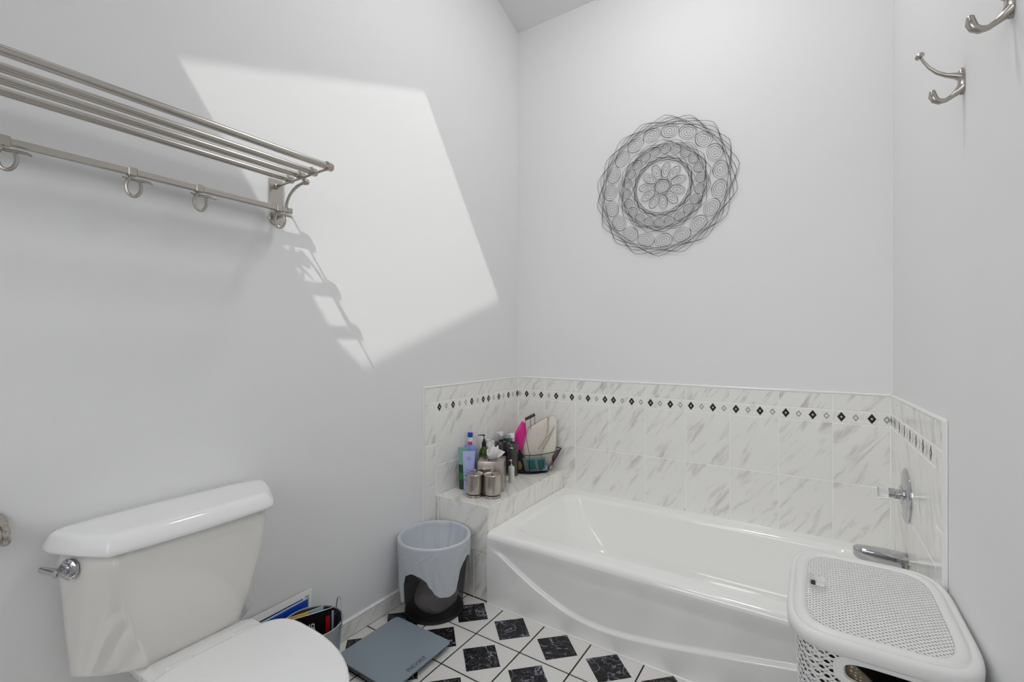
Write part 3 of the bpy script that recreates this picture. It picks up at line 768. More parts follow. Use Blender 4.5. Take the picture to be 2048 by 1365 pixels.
def ribbon(pts, nrm, w, th):
    """closed-section strand through pts (None breaks it)"""
    prev = None
    for i, p in enumerate(pts):
        if p is None: prev = None; continue
        o = len(vs); u = Vector((0, 0, 1)); n_ = nrm[i]
        vs.extend([p - u * w * .7 , p - u * w + n_ * th * .3, p + n_ * th, p + u * w + n_ * th * .3, p + u * w * .7, p - n_ * th * .5])
        if prev is not None:
            for k_ in range(6): fs.append((prev + k_, prev + (k_ + 1) % 6, o + (k_ + 1) % 6, o + k_))
        prev = o
nrow = int((HZ - .068) / PZ)
base_l = [PER * i / (NPER * SEG) for i in range(NPER * SEG + 1)]
sl = [s_of(l) if i < NPER * SEG else 0.0 for i, l in enumerate(base_l)]
cen = Vector((hc[0], hc[1], 0))
for r in range(nrow + 1):
    z0_ = HZ - .050 - r * PZ
    for ph in (0, 1):
        pts, nn = [], []
        for i, l in enumerate(base_l):
            a = pi * 1 * i / SEG + pi * ph + (pi / 2 if r % 2 else 0)
            z = z0_ + .0066 * cos(a * 1)
            if in_hole(l, z, .008, .008): pts.append(None); nn.append(None); continue
            p = hp(sl[i], z, .0016 * sin(a)); q_ = hp(sl[i], z, .004)
            n_ = (q_ - hp(sl[i], z)).normalized(); pts.append(p); nn.append(n_)
        ribbon(pts, nn, .0031, .0020)
wv = MB(); wv.v = [tuple(v) for v in vs]; wv.f = fs; wv.m = [0] * len(fs)
wo_ = wv.build('woven_wall', WHP, ham, smooth=70, kind='stuff', label='open plaited plastic wall')
NB = 160
rim = [[hp(i / NB, z, o_) for i in range(NB)] for z, o_ in ((HZ - .042, 0), (HZ - .042, .004), (HZ - .030, .005), (HZ - .020, .004), (HZ - .020, 0))]
MB().ringloft(rim, cap=False).build('upper_band', WHP, ham, smooth=50)
foot = [[hp(i / NB, z, o_) for i in range(NB)] for z, o_ in ((.0, -.01), (.0, .002), (.004, .004), (.030, .004), (.032, 0))]
MB().ringloft(foot, cap0=True, cap1=False).build('foot_band', WHP, ham, smooth=50)
hol = []
for i in range(48):
    a = 2 * pi * i / 48; c_, s_ = cos(a), sin(a)
    hol.append((abs(c_) ** .55 * (1 if c_ > 0 else -1), abs(s_) ** .55 * (1 if s_ > 0 else -1)))
def holering(a_, b_, off): return [hp(s_of(lf + HXc + a_ * c_), .506 + b_ * s_, off) for c_, s_ in hol]
MB().ringloft([holering(.080, .0215, -.004), holering(.080, .0215, .0045), holering(.086, .0265, .006), holering(.098, .034, .0035), holering(.098, .034, -.002)], cap=False).build('hand_hole_frame', WHP, ham, smooth=50)
# laundry seen through the hand hole
dm, dnt, db = newmat('taupe_dotted_cloth')
vt = N(dnt, 'ShaderNodeTexVoronoi'); vt.inputs['Scale'].default_value = 130; vt.inputs['Randomness'].default_value = .35
tc = N(dnt, 'ShaderNodeTexCoord'); dnt.links.new(tc.outputs['Object'], vt.inputs['Vector'])
rr_ = ramp(dnt, vt.outputs['Distance'], [(.22, (.62, .56, .48)), (.30, (.19, .145, .10))]); dnt.links.new(rr_.outputs[0], db.inputs['Base Color']); db.inputs['Roughness'].default_value = .9
def lump(c_, rx, ry, rz, name, mat, label, seed):
    r_ = random.Random(seed); ph = [r_.uniform(0, 6) for _ in range(6)]
    m_ = MB(); rings = []
    for i in range(1, 16):
        a = pi * i / 16; row = []
        for j in range(36):
            b_ = 2 * pi * j / 36; w = 1 + .07 * sin(3 * b_ + ph[0] + 2 * a) + .05 * sin(7 * b_ + ph[1] - 5 * a) + .03 * sin(13 * b_ + ph[2] + 9 * a)
            row.append((c_[0] + rx * w * sin(a) ** .6 * cos(b_), c_[1] + ry * w * sin(a) ** .6 * sin(b_), c_[2] - rz * cos(a) * w))
        rings.append(row)
    o = m_.ringloft(rings).build(name, mat, None, smooth=180)
    tag(o, label, 'laundry'); return shift(o, (c_[0], c_[1], c_[2] - rz))
BLKC = M('black_cloth', (.010, .010, .011), .95)
lump((1.70, -1.045, .26), .105, .16, .20, 'black_garment', BLKC, 'black garment heaped inside the white laundry hamper', 3)
def cloth_strip(pts, name, label):
    m_ = MB(); P = []
    for (d, z, o_) in pts: P.append(hp(s_of(lf + HXc + d), z, o_))
    nu, nv = 8, 8
    A, B, C_, D = P; vs_ = []
    for i in range(nu + 1):
        for j in range(nv + 1):
            u_, v_ = i / nu, j / nv
            p = (A * (1 - u_) + B * u_) * (1 - v_) + (D * (1 - u_) + C_ * u_) * v_
            vs_.append(p + Vector((0, .004 * sin(u_ * 5 + v_ * 3), 0)))
    m_.add(vs_, [(i * (nv + 1) + j, (i + 1) * (nv + 1) + j, (i + 1) * (nv + 1) + j + 1, i * (nv + 1) + j + 1) for i in range(nu) for j in range(nv)])
    o = m_.build(name, dm, None, smooth=80, solid=.003); tag(o, label, 'laundry'); return shift(o, P[0])
cloth_strip([(-.10, .455, -.012), (-.01, .455, -.016), (-.035, .492, -.016), (-.088, .538, -.012)], 'dotted_cloth', 'taupe dotted cloth at the left end of the hamper hand hole')
cloth_strip([(.040, .455, -.012), (.10, .455, -.012), (.10, .538, -.012), (.046, .538, -.012)], 'dotted_cloth', 'taupe dotted cloth at the right end of the hamper hand hole')

# ---------------------------------------------------------------- waste bin with its liner
BX, BY, BH = .152, -.934, .328
binr = lambda z: .125 + .030 * z / BH
wbn = thing('waste_bin', 'black mesh waste bin with a white liner folded over its rim, by the tiled ledge', 'bin', (BX, BY, 0))
mm, mnt, mb_ = newmat('black_wire_mesh'); mb_.inputs['Base Color'].default_value = (.02, .016, .018, 1); mb_.inputs['Roughness'].default_value = .5
tc = N(mnt, 'ShaderNodeTexCoord'); spx = N(mnt, 'ShaderNodeSeparateXYZ'); mnt.links.new(tc.outputs['Object'], spx.inputs[0])
ang = math_(mnt, 'ARCTAN2', spx.outputs[1], spx.outputs[0])
aa = math_(mnt, 'ABSOLUTE', math_(mnt, 'SINE', math_(mnt, 'ADD', math_(mnt, 'MULTIPLY', ang, 140), math_(mnt, 'MULTIPLY', spx.outputs[2], 1000))))
bb_ = math_(mnt, 'ABSOLUTE', math_(mnt, 'SINE', math_(mnt, 'SUBTRACT', math_(mnt, 'MULTIPLY', ang, 140), math_(mnt, 'MULTIPLY', spx.outputs[2], 1000))))
hole = math_(mnt, 'MULTIPLY', math_(mnt, 'GREATER_THAN', aa, .50), math_(mnt, 'GREATER_THAN', bb_, .50))
mnt.links.new(math_(mnt, 'SUBTRACT', 1, hole), mb_.inputs['Alpha'])
MB().lathe([(binr(.012) - .001, .012), (binr(.325) - .001, .325)], (BX, BY, 0), n=64, cap0=False, cap1=False).build('mesh_wall', mm, wbn, smooth=60)
MB().lathe([(.0, .0), (.128, 0), (.130, .003), (.1290, .013), (.126, .014), (.1255, .006), (0, .006)], (BX, BY, 0), n=64, cap0=False, cap1=False).build('base', BLACKP, wbn)
MB().tube([(BX + .1540 * cos(a), BY + .1540 * sin(a), BH - .004) for a in [2 * pi * i / 64 for i in range(64)]], .0032, 8, closed=True).build('rim', BLACKP, wbn)
lnm, lnn, lnb = newmat('thin_white_liner')
lnb.inputs['Base Color'].default_value = (.66, .70, .76, 1); lnb.inputs['Roughness'].default_value = .35; lnb.inputs['Alpha'].default_value = .86
tt_ = N(lnn, 'ShaderNodeTexNoise'); tt_.inputs['Scale'].default_value = 30; tt_.inputs['Detail'].default_value = 3
mp = N(lnn, 'ShaderNodeMapping'); mp.inputs['Scale'].default_value = (1, 1, .45); tc = N(lnn, 'ShaderNodeTexCoord')
lnn.links.new(tc.outputs['Object'], mp.inputs[0]); lnn.links.new(mp.outputs[0], tt_.inputs['Vector'])
bp = N(lnn, 'ShaderNodeBump'); bp.inputs['Strength'].default_value = .6; bp.inputs['Distance'].default_value = .008
lnn.links.new(tt_.outputs[0], bp.inputs['Height']); lnn.links.new(bp.outputs[0], lnb.inputs['Normal'])
hem = [(-180, .215), (-125, .22), (-100, .19), (-88, .125), (-78, .075), (-68, .060), (-62, .10), (-57, .165), (-50, .205), (-38, .220), (-24, .216), (-14, .200), (-6, .165), (2, .135), (10, .122), (26, .118), (36, .126), (41, .16), (45, .215), (52, .245), (62, .262), (72, .25), (80, .17), (88, .095), (94, .11), (104, .2), (130, .23), (180, .215)]
FW = Vector((-sin(YAW), cos(YAW), 0)); RT = Vector((cos(YAW), sin(YAW), 0))
view = Vector((BX - CAM.x, BY - CAM.y, 0)).normalized(); vr = Vector((view.y, -view.x, 0))
def bpt(phi, rad, z):
    a = radians(phi); return Vector((BX, BY, z)) - view * rad * cos(a) + vr * rad * sin(a)
rings = []
NA = 144
def wrk(phi, t): a = radians(phi); return .0016 * sin(9 * a + 4 * t) + .0012 * sin(23 * a - 7 * t)
for k_ in range(0, 13):             # inside, from the bag's bottom resting on the rubbish up to the rim
    t_ = k_ / 12; z = .165 + (BH + .003 - .165) * t_
    rings.append([bpt(p, binr(z) - .006 - (1 - t_) ** 2 * .055 + (.004 * sin(radians(p) * 17) + .003 * sin(radians(p) * 29 + 1)) * (1 - t_ * .75), z) for p in [360 * i / NA for i in range(NA)]])
rings.append([bpt(p, .1555, BH + .0065) for p in [360 * i / NA for i in range(NA)]])
rings.append([bpt(p, .1625, BH + .002) for p in [360 * i / NA for i in range(NA)]])
for k_ in range(0, 15):
    t_ = k_ / 14; row = []
    for i in range(NA):
        p = 360 * i / NA; pp = (p + 180) % 360 - 180; zh = interp(hem, pp); z = (BH - .006) + (zh - BH + .006) * t_
        flare = .004 + .010 * t_ * t_ * (1 if 70 < abs(pp) < 110 else .25)
        row.append(bpt(p, min(.1612, binr(z) + .0045 + flare) + wrk(p, t_) * min(1, t_ * 3) * .8, z))
    rings.append(row)
ln = MB().ringloft(rings, cap0=True, cap1=False).build('liner', lnm, wbn, smooth=80)
pl2 = MB()
for ph0, ph1, za, zb in ((-60, -2, .215, .318), (-75, 14, .190, .322), (-72, -30, .26, .30), (-70, -40, .245, .29)):
    pts = []
    for i in range(20):
        t_ = i / 19; p = ph0 + (ph1 - ph0) * t_; z = za + (zb - za) * t_ ** 1.15
        pts.append(bpt(p, min(.1622, binr(z) + .0085), z))
    pl2.tube(pts, .0013, 6)
pl2.build('liner_pleat', lnm, wbn, smooth=80)
PAPR = M('crumpled_grey_paper', (.68, .62, .64), .8, bump=(40, .5, .008))
def paper(c_, r_, seed, label, sc=(1, 1, 1)):
    bm = bmesh.new(); bmesh.ops.create_icosphere(bm, subdivisions=3, radius=r_)
    rn = random.Random(seed); dirs = [Vector((rn.gauss(0, 1), rn.gauss(0, 1), rn.gauss(0, 1))).normalized() for _ in range(16)]
    for v in bm.verts:
        d = v.co.normalized(); k_ = min((.80 + .18 * ((i * 7) % 5) / 5) / max(.2, d.dot(q_)) for i, q_ in enumerate(dirs))
        v.co = Vector((d.x * sc[0], d.y * sc[1], d.z * sc[2])) * r_ * min(1.05, k_)
    me = bpy.data.meshes.new('crumpled_paper'); bm.to_mesh(me); bm.free(); me.materials.append(PAPR)
    o = bpy.data.objects.new('crumpled_paper', me); COL.objects.link(o); o.location = c_; tag(o, label, 'paper'); return o
paper(Vector((BX, BY, .080)) - view * .022 + vr * .006, .092, 5, 'crumpled greyish paper bag at the bottom of the mesh waste bin', (1.08, 1.0, .78))
paper(Vector((BX, BY, .205)) - view * .050 - vr * .030, .060, 11, 'crumpled greyish paper higher in the waste bin behind the liner hem', (1, 1, .75))

# ---------------------------------------------------------------- bathroom scale
sc0 = Vector((.243, -1.253, 0)); hs = .153
SCM = M('blue_grey_glass', (.27, .325, .37), .22)
SCE = M('scale_glass_edge', (.12, .19, .20), .15)
scl = thing('bathroom_scale', 'flat square blue-grey glass bathroom scale on the tiled floor', 'scale', sc0)
def sq(h_, r_, z): return rrect(sc0.x - h_, sc0.y - h_, sc0.x + h_, sc0.y + h_, r_, z, 6)
MB().ringloft([sq(hs, .018, .0215), sq(hs, .018, .0265)], cap0=True, cap1=True).build('glass_edge', SCE, scl)
MB().ringloft([sq(hs - .0002, .018, .0264), sq(hs - .001, .0175, .0276)]).build('glass_platform', SCM, scl)
MB().ringloft([sq(hs - .012, .012, .008), sq(hs - .008, .014, .014), sq(hs - .008, .014, .0215)]).build('body', BLACKP, scl)
for dx in (-1, 1):
    for dy in (-1, 1):
        MB().lathe([(.014, 0.0008), (.015, .004), (.015, .010)], sc0 + Vector((dx * .115, dy * .115, 0)), n=20).build('foot', BLACKP, scl)
text('lettering', 'INEVIFIT', .026, INK, scl, (.3785, -1.312, .0277), (.04, 1, 0), (-1, .04, 0), spacing=1.12, sx=.86)

# ---------------------------------------------------------------- galvanised bucket with magazines
KX, KY, KH = .140, -1.530, .235
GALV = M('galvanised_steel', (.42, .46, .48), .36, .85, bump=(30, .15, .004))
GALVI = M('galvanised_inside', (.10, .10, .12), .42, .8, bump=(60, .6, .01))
bk = thing('metal_bucket', 'small galvanised bucket of magazines between toilet and left wall', 'bucket', (KX, KY, 0))
MB().lathe([(0, 0.0), (.076, 0), (.078, .004), (.078, .008), (.0995, KH - .006), (.1000, KH)], (KX, KY, 0), n=48, cap0=False, cap1=False).build('body', GALV, bk)
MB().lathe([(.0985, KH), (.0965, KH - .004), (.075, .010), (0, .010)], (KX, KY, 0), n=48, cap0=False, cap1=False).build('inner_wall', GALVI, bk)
MB().tube([(KX + .0995 * cos(a), KY + .0995 * sin(a), KH) for a in [2 * pi * i / 48 for i in range(48)]], .0028, 8, closed=True).build('rim', GALV, bk)
RT_ = Vector((cos(YAW), sin(YAW), 0)); FW_ = Vector((-sin(YAW), cos(YAW), 0)); kc = Vector((KX, KY, KH))
h0_, h1_ = kc + RT_ * .101, kc + (RT_ * .5 + FW_ * .866) * .101
hm_ = (h0_ + h1_) / 2; hv_ = (h0_ - h1_) / 2
MB().tube([hm_ + hv_ * cos(a) * (1 + .15 * sin(a)) + (Vector((0, 0, .056)) + (RT_ + FW_) * .004) * sin(a) for a in [radians(-10 + 200 * i / 22) for i in range(23)]], .0022, 8).build('handle', CHROME, bk)
for hp_ in (h0_, h1_): MB().cyl(hp_ + Vector((0, 0, -.018)), hp_ + Vector((0, 0, -.002)), .004, n=10).build('handle_ear', GALV, bk)
def magazine(p0, along, up, L_, H_, th, mats, label, bend=0, art=None):
    """thin booklet: p0 = lower far corner, spine along 'along', standing along 'up'"""
    a_, u_ = Vector(along).normalized(), Vector(up).normalized(); n_ = a_.cross(u_).normalized()
    if n_.x < 0: n_ = -n_
    p0 = Vector(p0)
    t = thing('magazine', label, 'magazine', p0, 'magazines in the metal bucket')
    def P(s_, h_, d_): return p0 + a_ * s_ + u_ * h_ + n_ * (d_ + bend * (1 - (2 * s_ / L_ - 1) ** 2))
    m_ = MB(); K = 10; rg = []
    for i in range(K + 1):
        s_ = L_ * i / K; rg.append([P(s_, 0, 0), P(s_, H_, 0), P(s_, H_, th), P(s_, 0, th)])
    m_.ringloft(rg).build('pages', M('paper', (.78, .78, .77), .6), t, smooth=40)
    def patch(name, s0, s1, h0, h1, mat, e):
        q = MB(); rg = []
        for i in range(7):
            s_ = s0 + (s1 - s0) * i / 6; rg.append([P(s_, h0, th + e - .0004), P(s_, h1, th + e - .0004), P(s_, h1, th + e), P(s_, h0, th + e)])
        return q.ringloft(rg).build(name, mat, t, smooth=40)
    patch('cover', 0, L_, 0, H_, mats, .0006)
    for i, (s0, s1, h0, h1, mt) in enumerate(art or []): patch('cover_print', s0, s1, h0, h1, mt, .0011 + .0003 * i)
    return t, P, a_, u_, n_
NAVY = M('navy_print', (.008, .03, .16), .35); BLUE = M('blue_print', (.005, .06, .55), .3); CYAN = M('pale_blue_print', (.35, .55, .70), .4)
WHT = M('white_print', (.93, .93, .92), .4); ORG = M('orange_print', (.75, .38, .03), .4); YEL = M('yellow_print', (.80, .60, .04), .4)
RED = M('red_print', (.55, .01, .02), .4); MBLK = M('black_print', (.012, .012, .010), .3); GRN = M('green_print', (.05, .25, .22), .4); TAUP = M('taupe_print', (.45, .43, .38), .5)
magazine((.018, -1.457, .001), (0, -1, -.02), (-.01, .02, 1), .26, .281, .003, WHT, 'white-bordered magazine flat against the wall behind the bucket, tallest of them', art=[(.010, .026, .10, .262, TAUP), (.034, .26, .10, .258, NAVY)])
magazine((.029, -1.478, .001), (0, -1, -.03), (-.01, .02, 1), .25, .258, .003, BLUE, 'bright blue magazine in front of the white-bordered one', art=[(0, .25, .254, .258, CYAN), (.055, .25, .205, .226, GRN), (.020, .050, .18, .222, WHT)])
magazine((.122, -1.470, .020), (-.40, -.91, -.04), (-.02, 0, 1), .145, .236, .002, ORG, 'orange and yellow magazine inside the bucket, behind the black one', bend=.004, art=[(.05, .10, .16, .234, YEL), (0, .045, .1, .236, CYAN)])
t5, P5, a5, u5, n5 = magazine((.160, -1.462, .018), (-.48, -.87, -.05), (.02, 0, 1), .155, .246, .003, MBLK, 'black magazine lettered CLUB, curved inside the bucket', bend=.004, art=[(.012, .026, .12, .222, RED), (.0, .007, .02, .236, CYAN), (.012, .032, .05, .115, YEL)])
text('lettering', 'CLUB', .046, WINK, t5, P5(.130, .183, .0078), -a5, u5, ext=.0006, sx=.62)

# ---------------------------------------------------------------- things on the ledge
LZ = LH + .0002
def canister(x, y, label):
    t = thing('canister', label, 'canister', (x, y, LZ), 'brushed nickel canisters')
    MB().lathe([(0, 0), (.040, 0), (.0425, .002), (.0425, .010), (.0395, .012), (0, .012)], (x, y, LZ), n=40, cap0=False, cap1=False).build('foot', NICKZ, t)
    MB().lathe([(0, .012), (.038, .012), (.038, .016), (0, .016)], (x, y, LZ), n=40, cap0=False, cap1=False).build('groove', BLACKP, t)
    MB().lathe([(0, .016), (.0415, .016), (.042, .018), (.042, .104), (.0, .104)], (x, y, LZ), n=48, cap0=False, cap1=False).build('body', NICKZ, t)
    lidc = MB().lathe([(0, .1045), (.0425, .1045), (.0428, .108), (.041, .110), (.012, .113), (.004, .114), (.0035, .120), (.007, .122), (.008, .126), (.006, .130), (0, .131)], (x, y, LZ), n=40, cap0=False, cap1=False)
    lidc.build('lid', NICKZ, t)
canister(.173, -.667, 'brushed nickel lidded canister, left one of the pair')
canister(.253, -.631, 'brushed nickel lidded canister, right one of the pair')
# tissue box cover
tb = thing('tissue_box', 'square brushed metal tissue box with a white tissue pulled up', 'tissue box', (.171, -.5165, LZ))
bh = .150; tc_ = Vector((.171, -.5165, 0)); tq = radians(28.6)
def tr_(x, y, z=0): return Vector((tc_.x + x * cos(tq) - y * sin(tq), tc_.y + x * sin(tq) + y * cos(tq), z))
MB().ringloft([[tr_(a * .067, b * .067, z) for a, b in ((-1, -1), (1, -1), (1, 1), (-1, 1))] for z in (LZ, LZ + bh)]).build('cover', NICKZ, tb, bevel=.0025)
MB().lathe([(.030, bh + .0002), (.030, bh + .0009)], (.171, -.5165, LZ), n=30, sx=.6).build('slot', BLACKP, tb)
tw = MB(); rings = []
TIS = M('white_tissue', (.86, .86, .86), .9)
for k_ in range(11):
    t_ = k_ / 10; row = []
    for i in range(40):
        a = 2 * pi * i / 40
        rad = .016 + .016 * sin(pi * min(1, t_ * .70 + .05)) * (1 + .38 * sin(3 * a + .6) * (.35 + .65 * t_) + .22 * sin(8 * a + 2) * (.3 + .7 * t_)) + .004 * t_ * t_
        row.append((.171 + rad * cos(a) * .8 + .004 * t_, -.5165 + rad * sin(a), LZ + bh - .004 + .060 * t_ * (1 + .30 * sin(2 * a + 2.2) * t_ + .16 * sin(5 * a)* t_)))
    rings.append(row)
tw.ringloft(rings, cap0=False, cap1=False); tw.build('tissue', TIS, tb, smooth=80, solid=.0012)
tw = MB(); tw.add([(.165, -.500, LZ + bh), (.205, -.500, LZ + bh + .008), (.226, -.476, LZ + bh + .034), (.186, -.492, LZ + bh + .050)], [(0, 1, 2, 3)])
tw.build('tissue_corner', TIS, tb, smooth=0, solid=.001)
# squeeze tubes: round at the cap, pressed flat at the crimp
def squeeze(x, y, w, h, ang, mats, label, cap_h=.02, art=None):
    t = thing('squeeze_tube', label, 'tube', (x, y, LZ))
    d = Vector((cos(ang), sin(ang), 0)); e_ = Vector((-sin(ang), cos(ang), 0)); c_ = Vector((x, y, LZ))
    def rg(z, a_, b_): return [c_ + d * a_ * cos(q_) + e_ * b_ * sin(q_) + Vector((0, 0, z)) for q_ in [2 * pi * i / 28 for i in range(28)]]
    r_ = w * .40
    MB().ringloft([rg(0, r_ * .95, r_ * .95), rg(.001, r_, r_), rg(cap_h, r_, r_)]).build('cap', mats[0], t)
    prev = cap_h; n_ = len(mats) - 1
    seg = [cap_h + (h - cap_h) * i / n_ for i in range(n_ + 1)] if not art else art
    for i in range(n_):
        rgs = []
        for k_ in range(5):
            z = seg[i] + (seg[i + 1] - seg[i]) * k_ / 4; q_ = (z - cap_h) / (h - cap_h)
            rgs.append(rg(z, r_ * .97 + (w / 2 - r_ * .97) * q_, max(.0012, r_ * .97 * (1 - q_ ** 1.6))))
        MB().ringloft(rgs).build('sleeve', mats[i + 1], t, smooth=60)
    return t, d, e_, c_
GD = M('dark_green_gloss', (.01, .06, .03), .25); GM_ = M('green_gloss', (.02, .17, .06), .25); GL = M('pale_green_gloss', (.20, .42, .33), .3)
LAV = M('lavender_gloss', (.42, .47, .78), .35); LAVD = M('violet_flower_print', (.15, .13, .45), .4)
vang = YAW + .05
squeeze(.052, -.610, .050, .212, vang, [M('dark_cap', (.02, .028, .022), .3), GD, GM_, GD, GL], 'green squeeze tube standing on its dark cap against the left wall', art=[.02, .05, .085, .125, .212])
tl, d_, e_, c_ = squeeze(.103, -.626, .066, .202, vang, [LAV, LAV, LAV], 'pale lavender squeeze tube with a violet flower print, behind the canisters', cap_h=.03)
fm = MB(); rn = random.Random(4)
for i in range(60):
    u_ = rn.uniform(-1, 1); z = rn.uniform(.055, .118 - .02 * abs(u_)); q_ = (z - .03) / .172
    rr2 = .0264; aw = rr2 * .97 + (.033 - rr2 * .97) * q_; bw = max(.0012, rr2 * .97 * (1 - q_ ** 1.6))
    sx_ = u_ * .85
    p = c_ + d_ * aw * sx_ - e_ * (bw * sqrt(1 - sx_ ** 2) + .0003) + Vector((0, 0, z)); s_ = rn.uniform(.0016, .0036)
    fm.add([p - d_ * s_, p - Vector((0, 0, s_ * 1.3)), p + d_ * s_, p + Vector((0, 0, s_ * 1.3))], [(0, 1, 2, 3)])
fm.build('flower_print', LAVD, tl, smooth=0, kind='stuff')
p = c_ - e_ * .0125 + Vector((0, 0, .168))
MB().tube([p + d_ * .0095 * cos(a) + Vector((0, 0, .0095 * sin(a))) for a in [2 * pi * i / 24 for i in range(24)]], .0005, 5, closed=True).build('emblem_ring', LAVD, tl)
MB().tube([p + d_ * .0025 * cos(a) + Vector((0, 0, .0025 * sin(a))) for a in [2 * pi * i / 12 for i in range(12)]], .0008, 5, closed=True).build('emblem_dot', LAVD, tl)
# bottles
def bottle(x, y, prof, mat, label, extra=(), n=28, sx=1, ang=0, name='bottle', group=None):
    t = thing(name, label, 'bottle', (x, y, LZ), group)
    MB().lathe(prof, (x, y, LZ), n=n, cap0=False, cap1=False, sx=sx, ang=ang).build('body', mat, t)
    for nm, pr, m_ in extra:
        MB().lathe(pr, (x, y, LZ), n=24, cap0=False, cap1=False).build(nm, m_, t)
    return t
def pump(t, x, y, z, m, dirv, L_=.028, r=.009, hd=.010):
    dirv = Vector(dirv).normalized()
    MB().lathe([(0, z), (r, z), (r, z + .012), (r * .55, z + .015), (r * .35, z + .016), (r * .35, z + .030), (r * .7, z + .031), (r * .7, z + .039), (0, z + .040)], (x, y, LZ), n=20, cap0=False, cap1=False).build('pump', m, t)
    p = Vector((x, y, LZ + z + .036)); MB().tube([p, p + dirv * L_ * .6, p + dirv * L_ + Vector((0, 0, -.003))], [.0035, .003, .002], 10).build('nozzle', m, t)
# mouthwash-like blue bottle with a blue cap
BLU = M('periwinkle_liquid', (.22, .32, .75), .15); CAPB = M('blue_cap', (.01, .04, .42), .3); LBLP = M('pink_label', (.75, .05, .22), .4); CLR = M('milky_clear_plastic', (.66, .68, .76), .2)
t = bottle(.036, -.530, [(0, 0), (.030, 0), (.033, .004), (.033, .172), (.030, .194), (.018, .210), (0, .210)], BLU, 'periwinkle blue bottle with a dark blue cap and pink label, behind the lavender tube',
           [('neck', [(0, .208), (.018, .210), (.0165, .232), (.012, .246), (.009, .251), (0, .251)], CLR), ('cap', [(0, .251), (.0135, .251), (.014, .254), (.014, .271), (.0125, .274), (0, .274)], CAPB)], sx=.8, ang=vang + pi / 2)
lb_ = [[Vector((.036, -.530, LZ + z)) + Vector((cos(a), sin(a), 0)) * (.0195 if z < .22 else .0180) for a in [YAW - pi / 2 - .7 + 1.4 * i / 8 for i in range(9)]] for z in (.213, .230)]
MB().ringloft(lb_, cap=False, closed=False).build('label', LBLP, t, solid=.0004)
# olive pump bottle
OLV = M('olive_green_glass', (.05, .10, .01), .08)
t = bottle(.046, -.420, [(0, 0), (.026, 0), (.028, .003), (.028, .140), (.024, .160), (.013, .178), (.011, .186), (0, .186)], OLV, 'olive green bottle with a black pump, behind the tissue box',
           [('collar', [(0, .180), (.0125, .180), (.0125, .204), (.008, .208), (0, .208)], BLACKP)])
pump(t, .046, -.420, .206, BLACKP, (-.85, -.35, 0), .034, .007)
# two small white-capped bottles
SMB = M('cream_liquid', (.70, .68, .58), .3)
bottle(.028, -.360, [(0, 0), (.018, 0), (.019, .003), (.019, .175), (.010, .186), (0, .186)], SMB, 'slim cream bottle with a white cap, between the blue bottle and the olive one', [('cap', [(0, .184), (.011, .184), (.011, .205), (.009, .207), (0, .207)], WHP)])
bottle(.050, -.345, [(0, 0), (.018, 0), (.019, .003), (.019, .150), (.012, .175), (0, .176)], CLR, 'slim pale bottle with a white cap, right of the olive pump bottle', [('cap', [(0, .174), (.010, .174), (.010, .196), (.008, .198), (0, .198)], WHP)])
# dark bottles with white pump heads
DKB = M('smoky_dark_plastic', (.045, .045, .045), .12, coat=.5); SIL = M('silver_collar', (.6, .6, .6), .2, 1)
for x, y, lab, n_ in ((.134, -.267, 'tall dark bottle with a white pump head, nearest the basket', 1), (.052, -.262, 'tall dark bottle with a white pump head, left and behind its twin', 0)):
    t = bottle(x, y, [(0, 0), (.030, 0), (.033, .003), (.033, .176), (.031, .181), (.012, .184), (0, .184)], DKB, lab, [('collar', [(0, .183), (.0125, .183), (.0125, .193), (0, .193)], BLACKP), ('pump_sleeve', [(0, .193), (.0135, .193), (.0135, .212), (.0115, .214), (0, .214)], SIL)], group='dark pump bottles')
    MB().lathe([(0, .214), (.0125, .214), (.013, .218), (.012, .232), (.010, .236), (0, .237)], (x, y, LZ), n=24, cap0=False, cap1=False).build('pump_head', WHP, t)
    q0_ = Vector((x, y, LZ + .230)); MB().tube([q0_, q0_ - RT * .016, q0_ - RT * .024 + Vector((0, 0, -.002))], [.0055, .0045, .003], 12).build('nozzle', WHP, t)
    if n_:
        lp = [[Vector((x, y, LZ + z)) + Vector((cos(a), sin(a), 0)) * .0334 for a in [YAW - pi / 2 - .45 + .55 * i / 8 for i in range(9)]] for z in (.157, .162)]
        MB().ringloft(lp, cap=False, closed=False).build('label', WHT, t, solid=.0003)
# small milky lotion bottle
LOT = M('milky_lotion', (.68, .71, .62), .12, coat=.5)
t = bottle(.209, -.392, [(0, 0), (.0155, 0), (.0165, .002), (.0165, .084), (.015, .087), (0, .088)], LOT, 'small milky lotion bottle with a clear pump, beside the tissue box', [('collar', [(0, .087), (.006, .087), (.006, .094), (0, .094)], CLR)])
pump(t, .209, -.392, .084, CLR, -RT, .012, .004)
# clear lidded tub tucked between the pumps
t = bottle(.052, -.196, [(0, 0), (.023, 0), (.025, .004), (.027, .185), (.028, .190), (0, .191)], M('teal_clear_plastic', (.05, .14, .12), .1, coat=.5), 'dark teal clear-topped jar between the two pump bottles and the basket', name='jar')
t['category'] = 'jar'
MB().lathe([(0, .191), (.029, .191), (.029, .196), (.022, .208), (.010, .212), (0, .212)], (.052, -.196, LZ), n=24, cap0=False, cap1=False).build('lid', M('clear_crinkled_lid', (.55, .60, .62), .1, trans=.5), t)

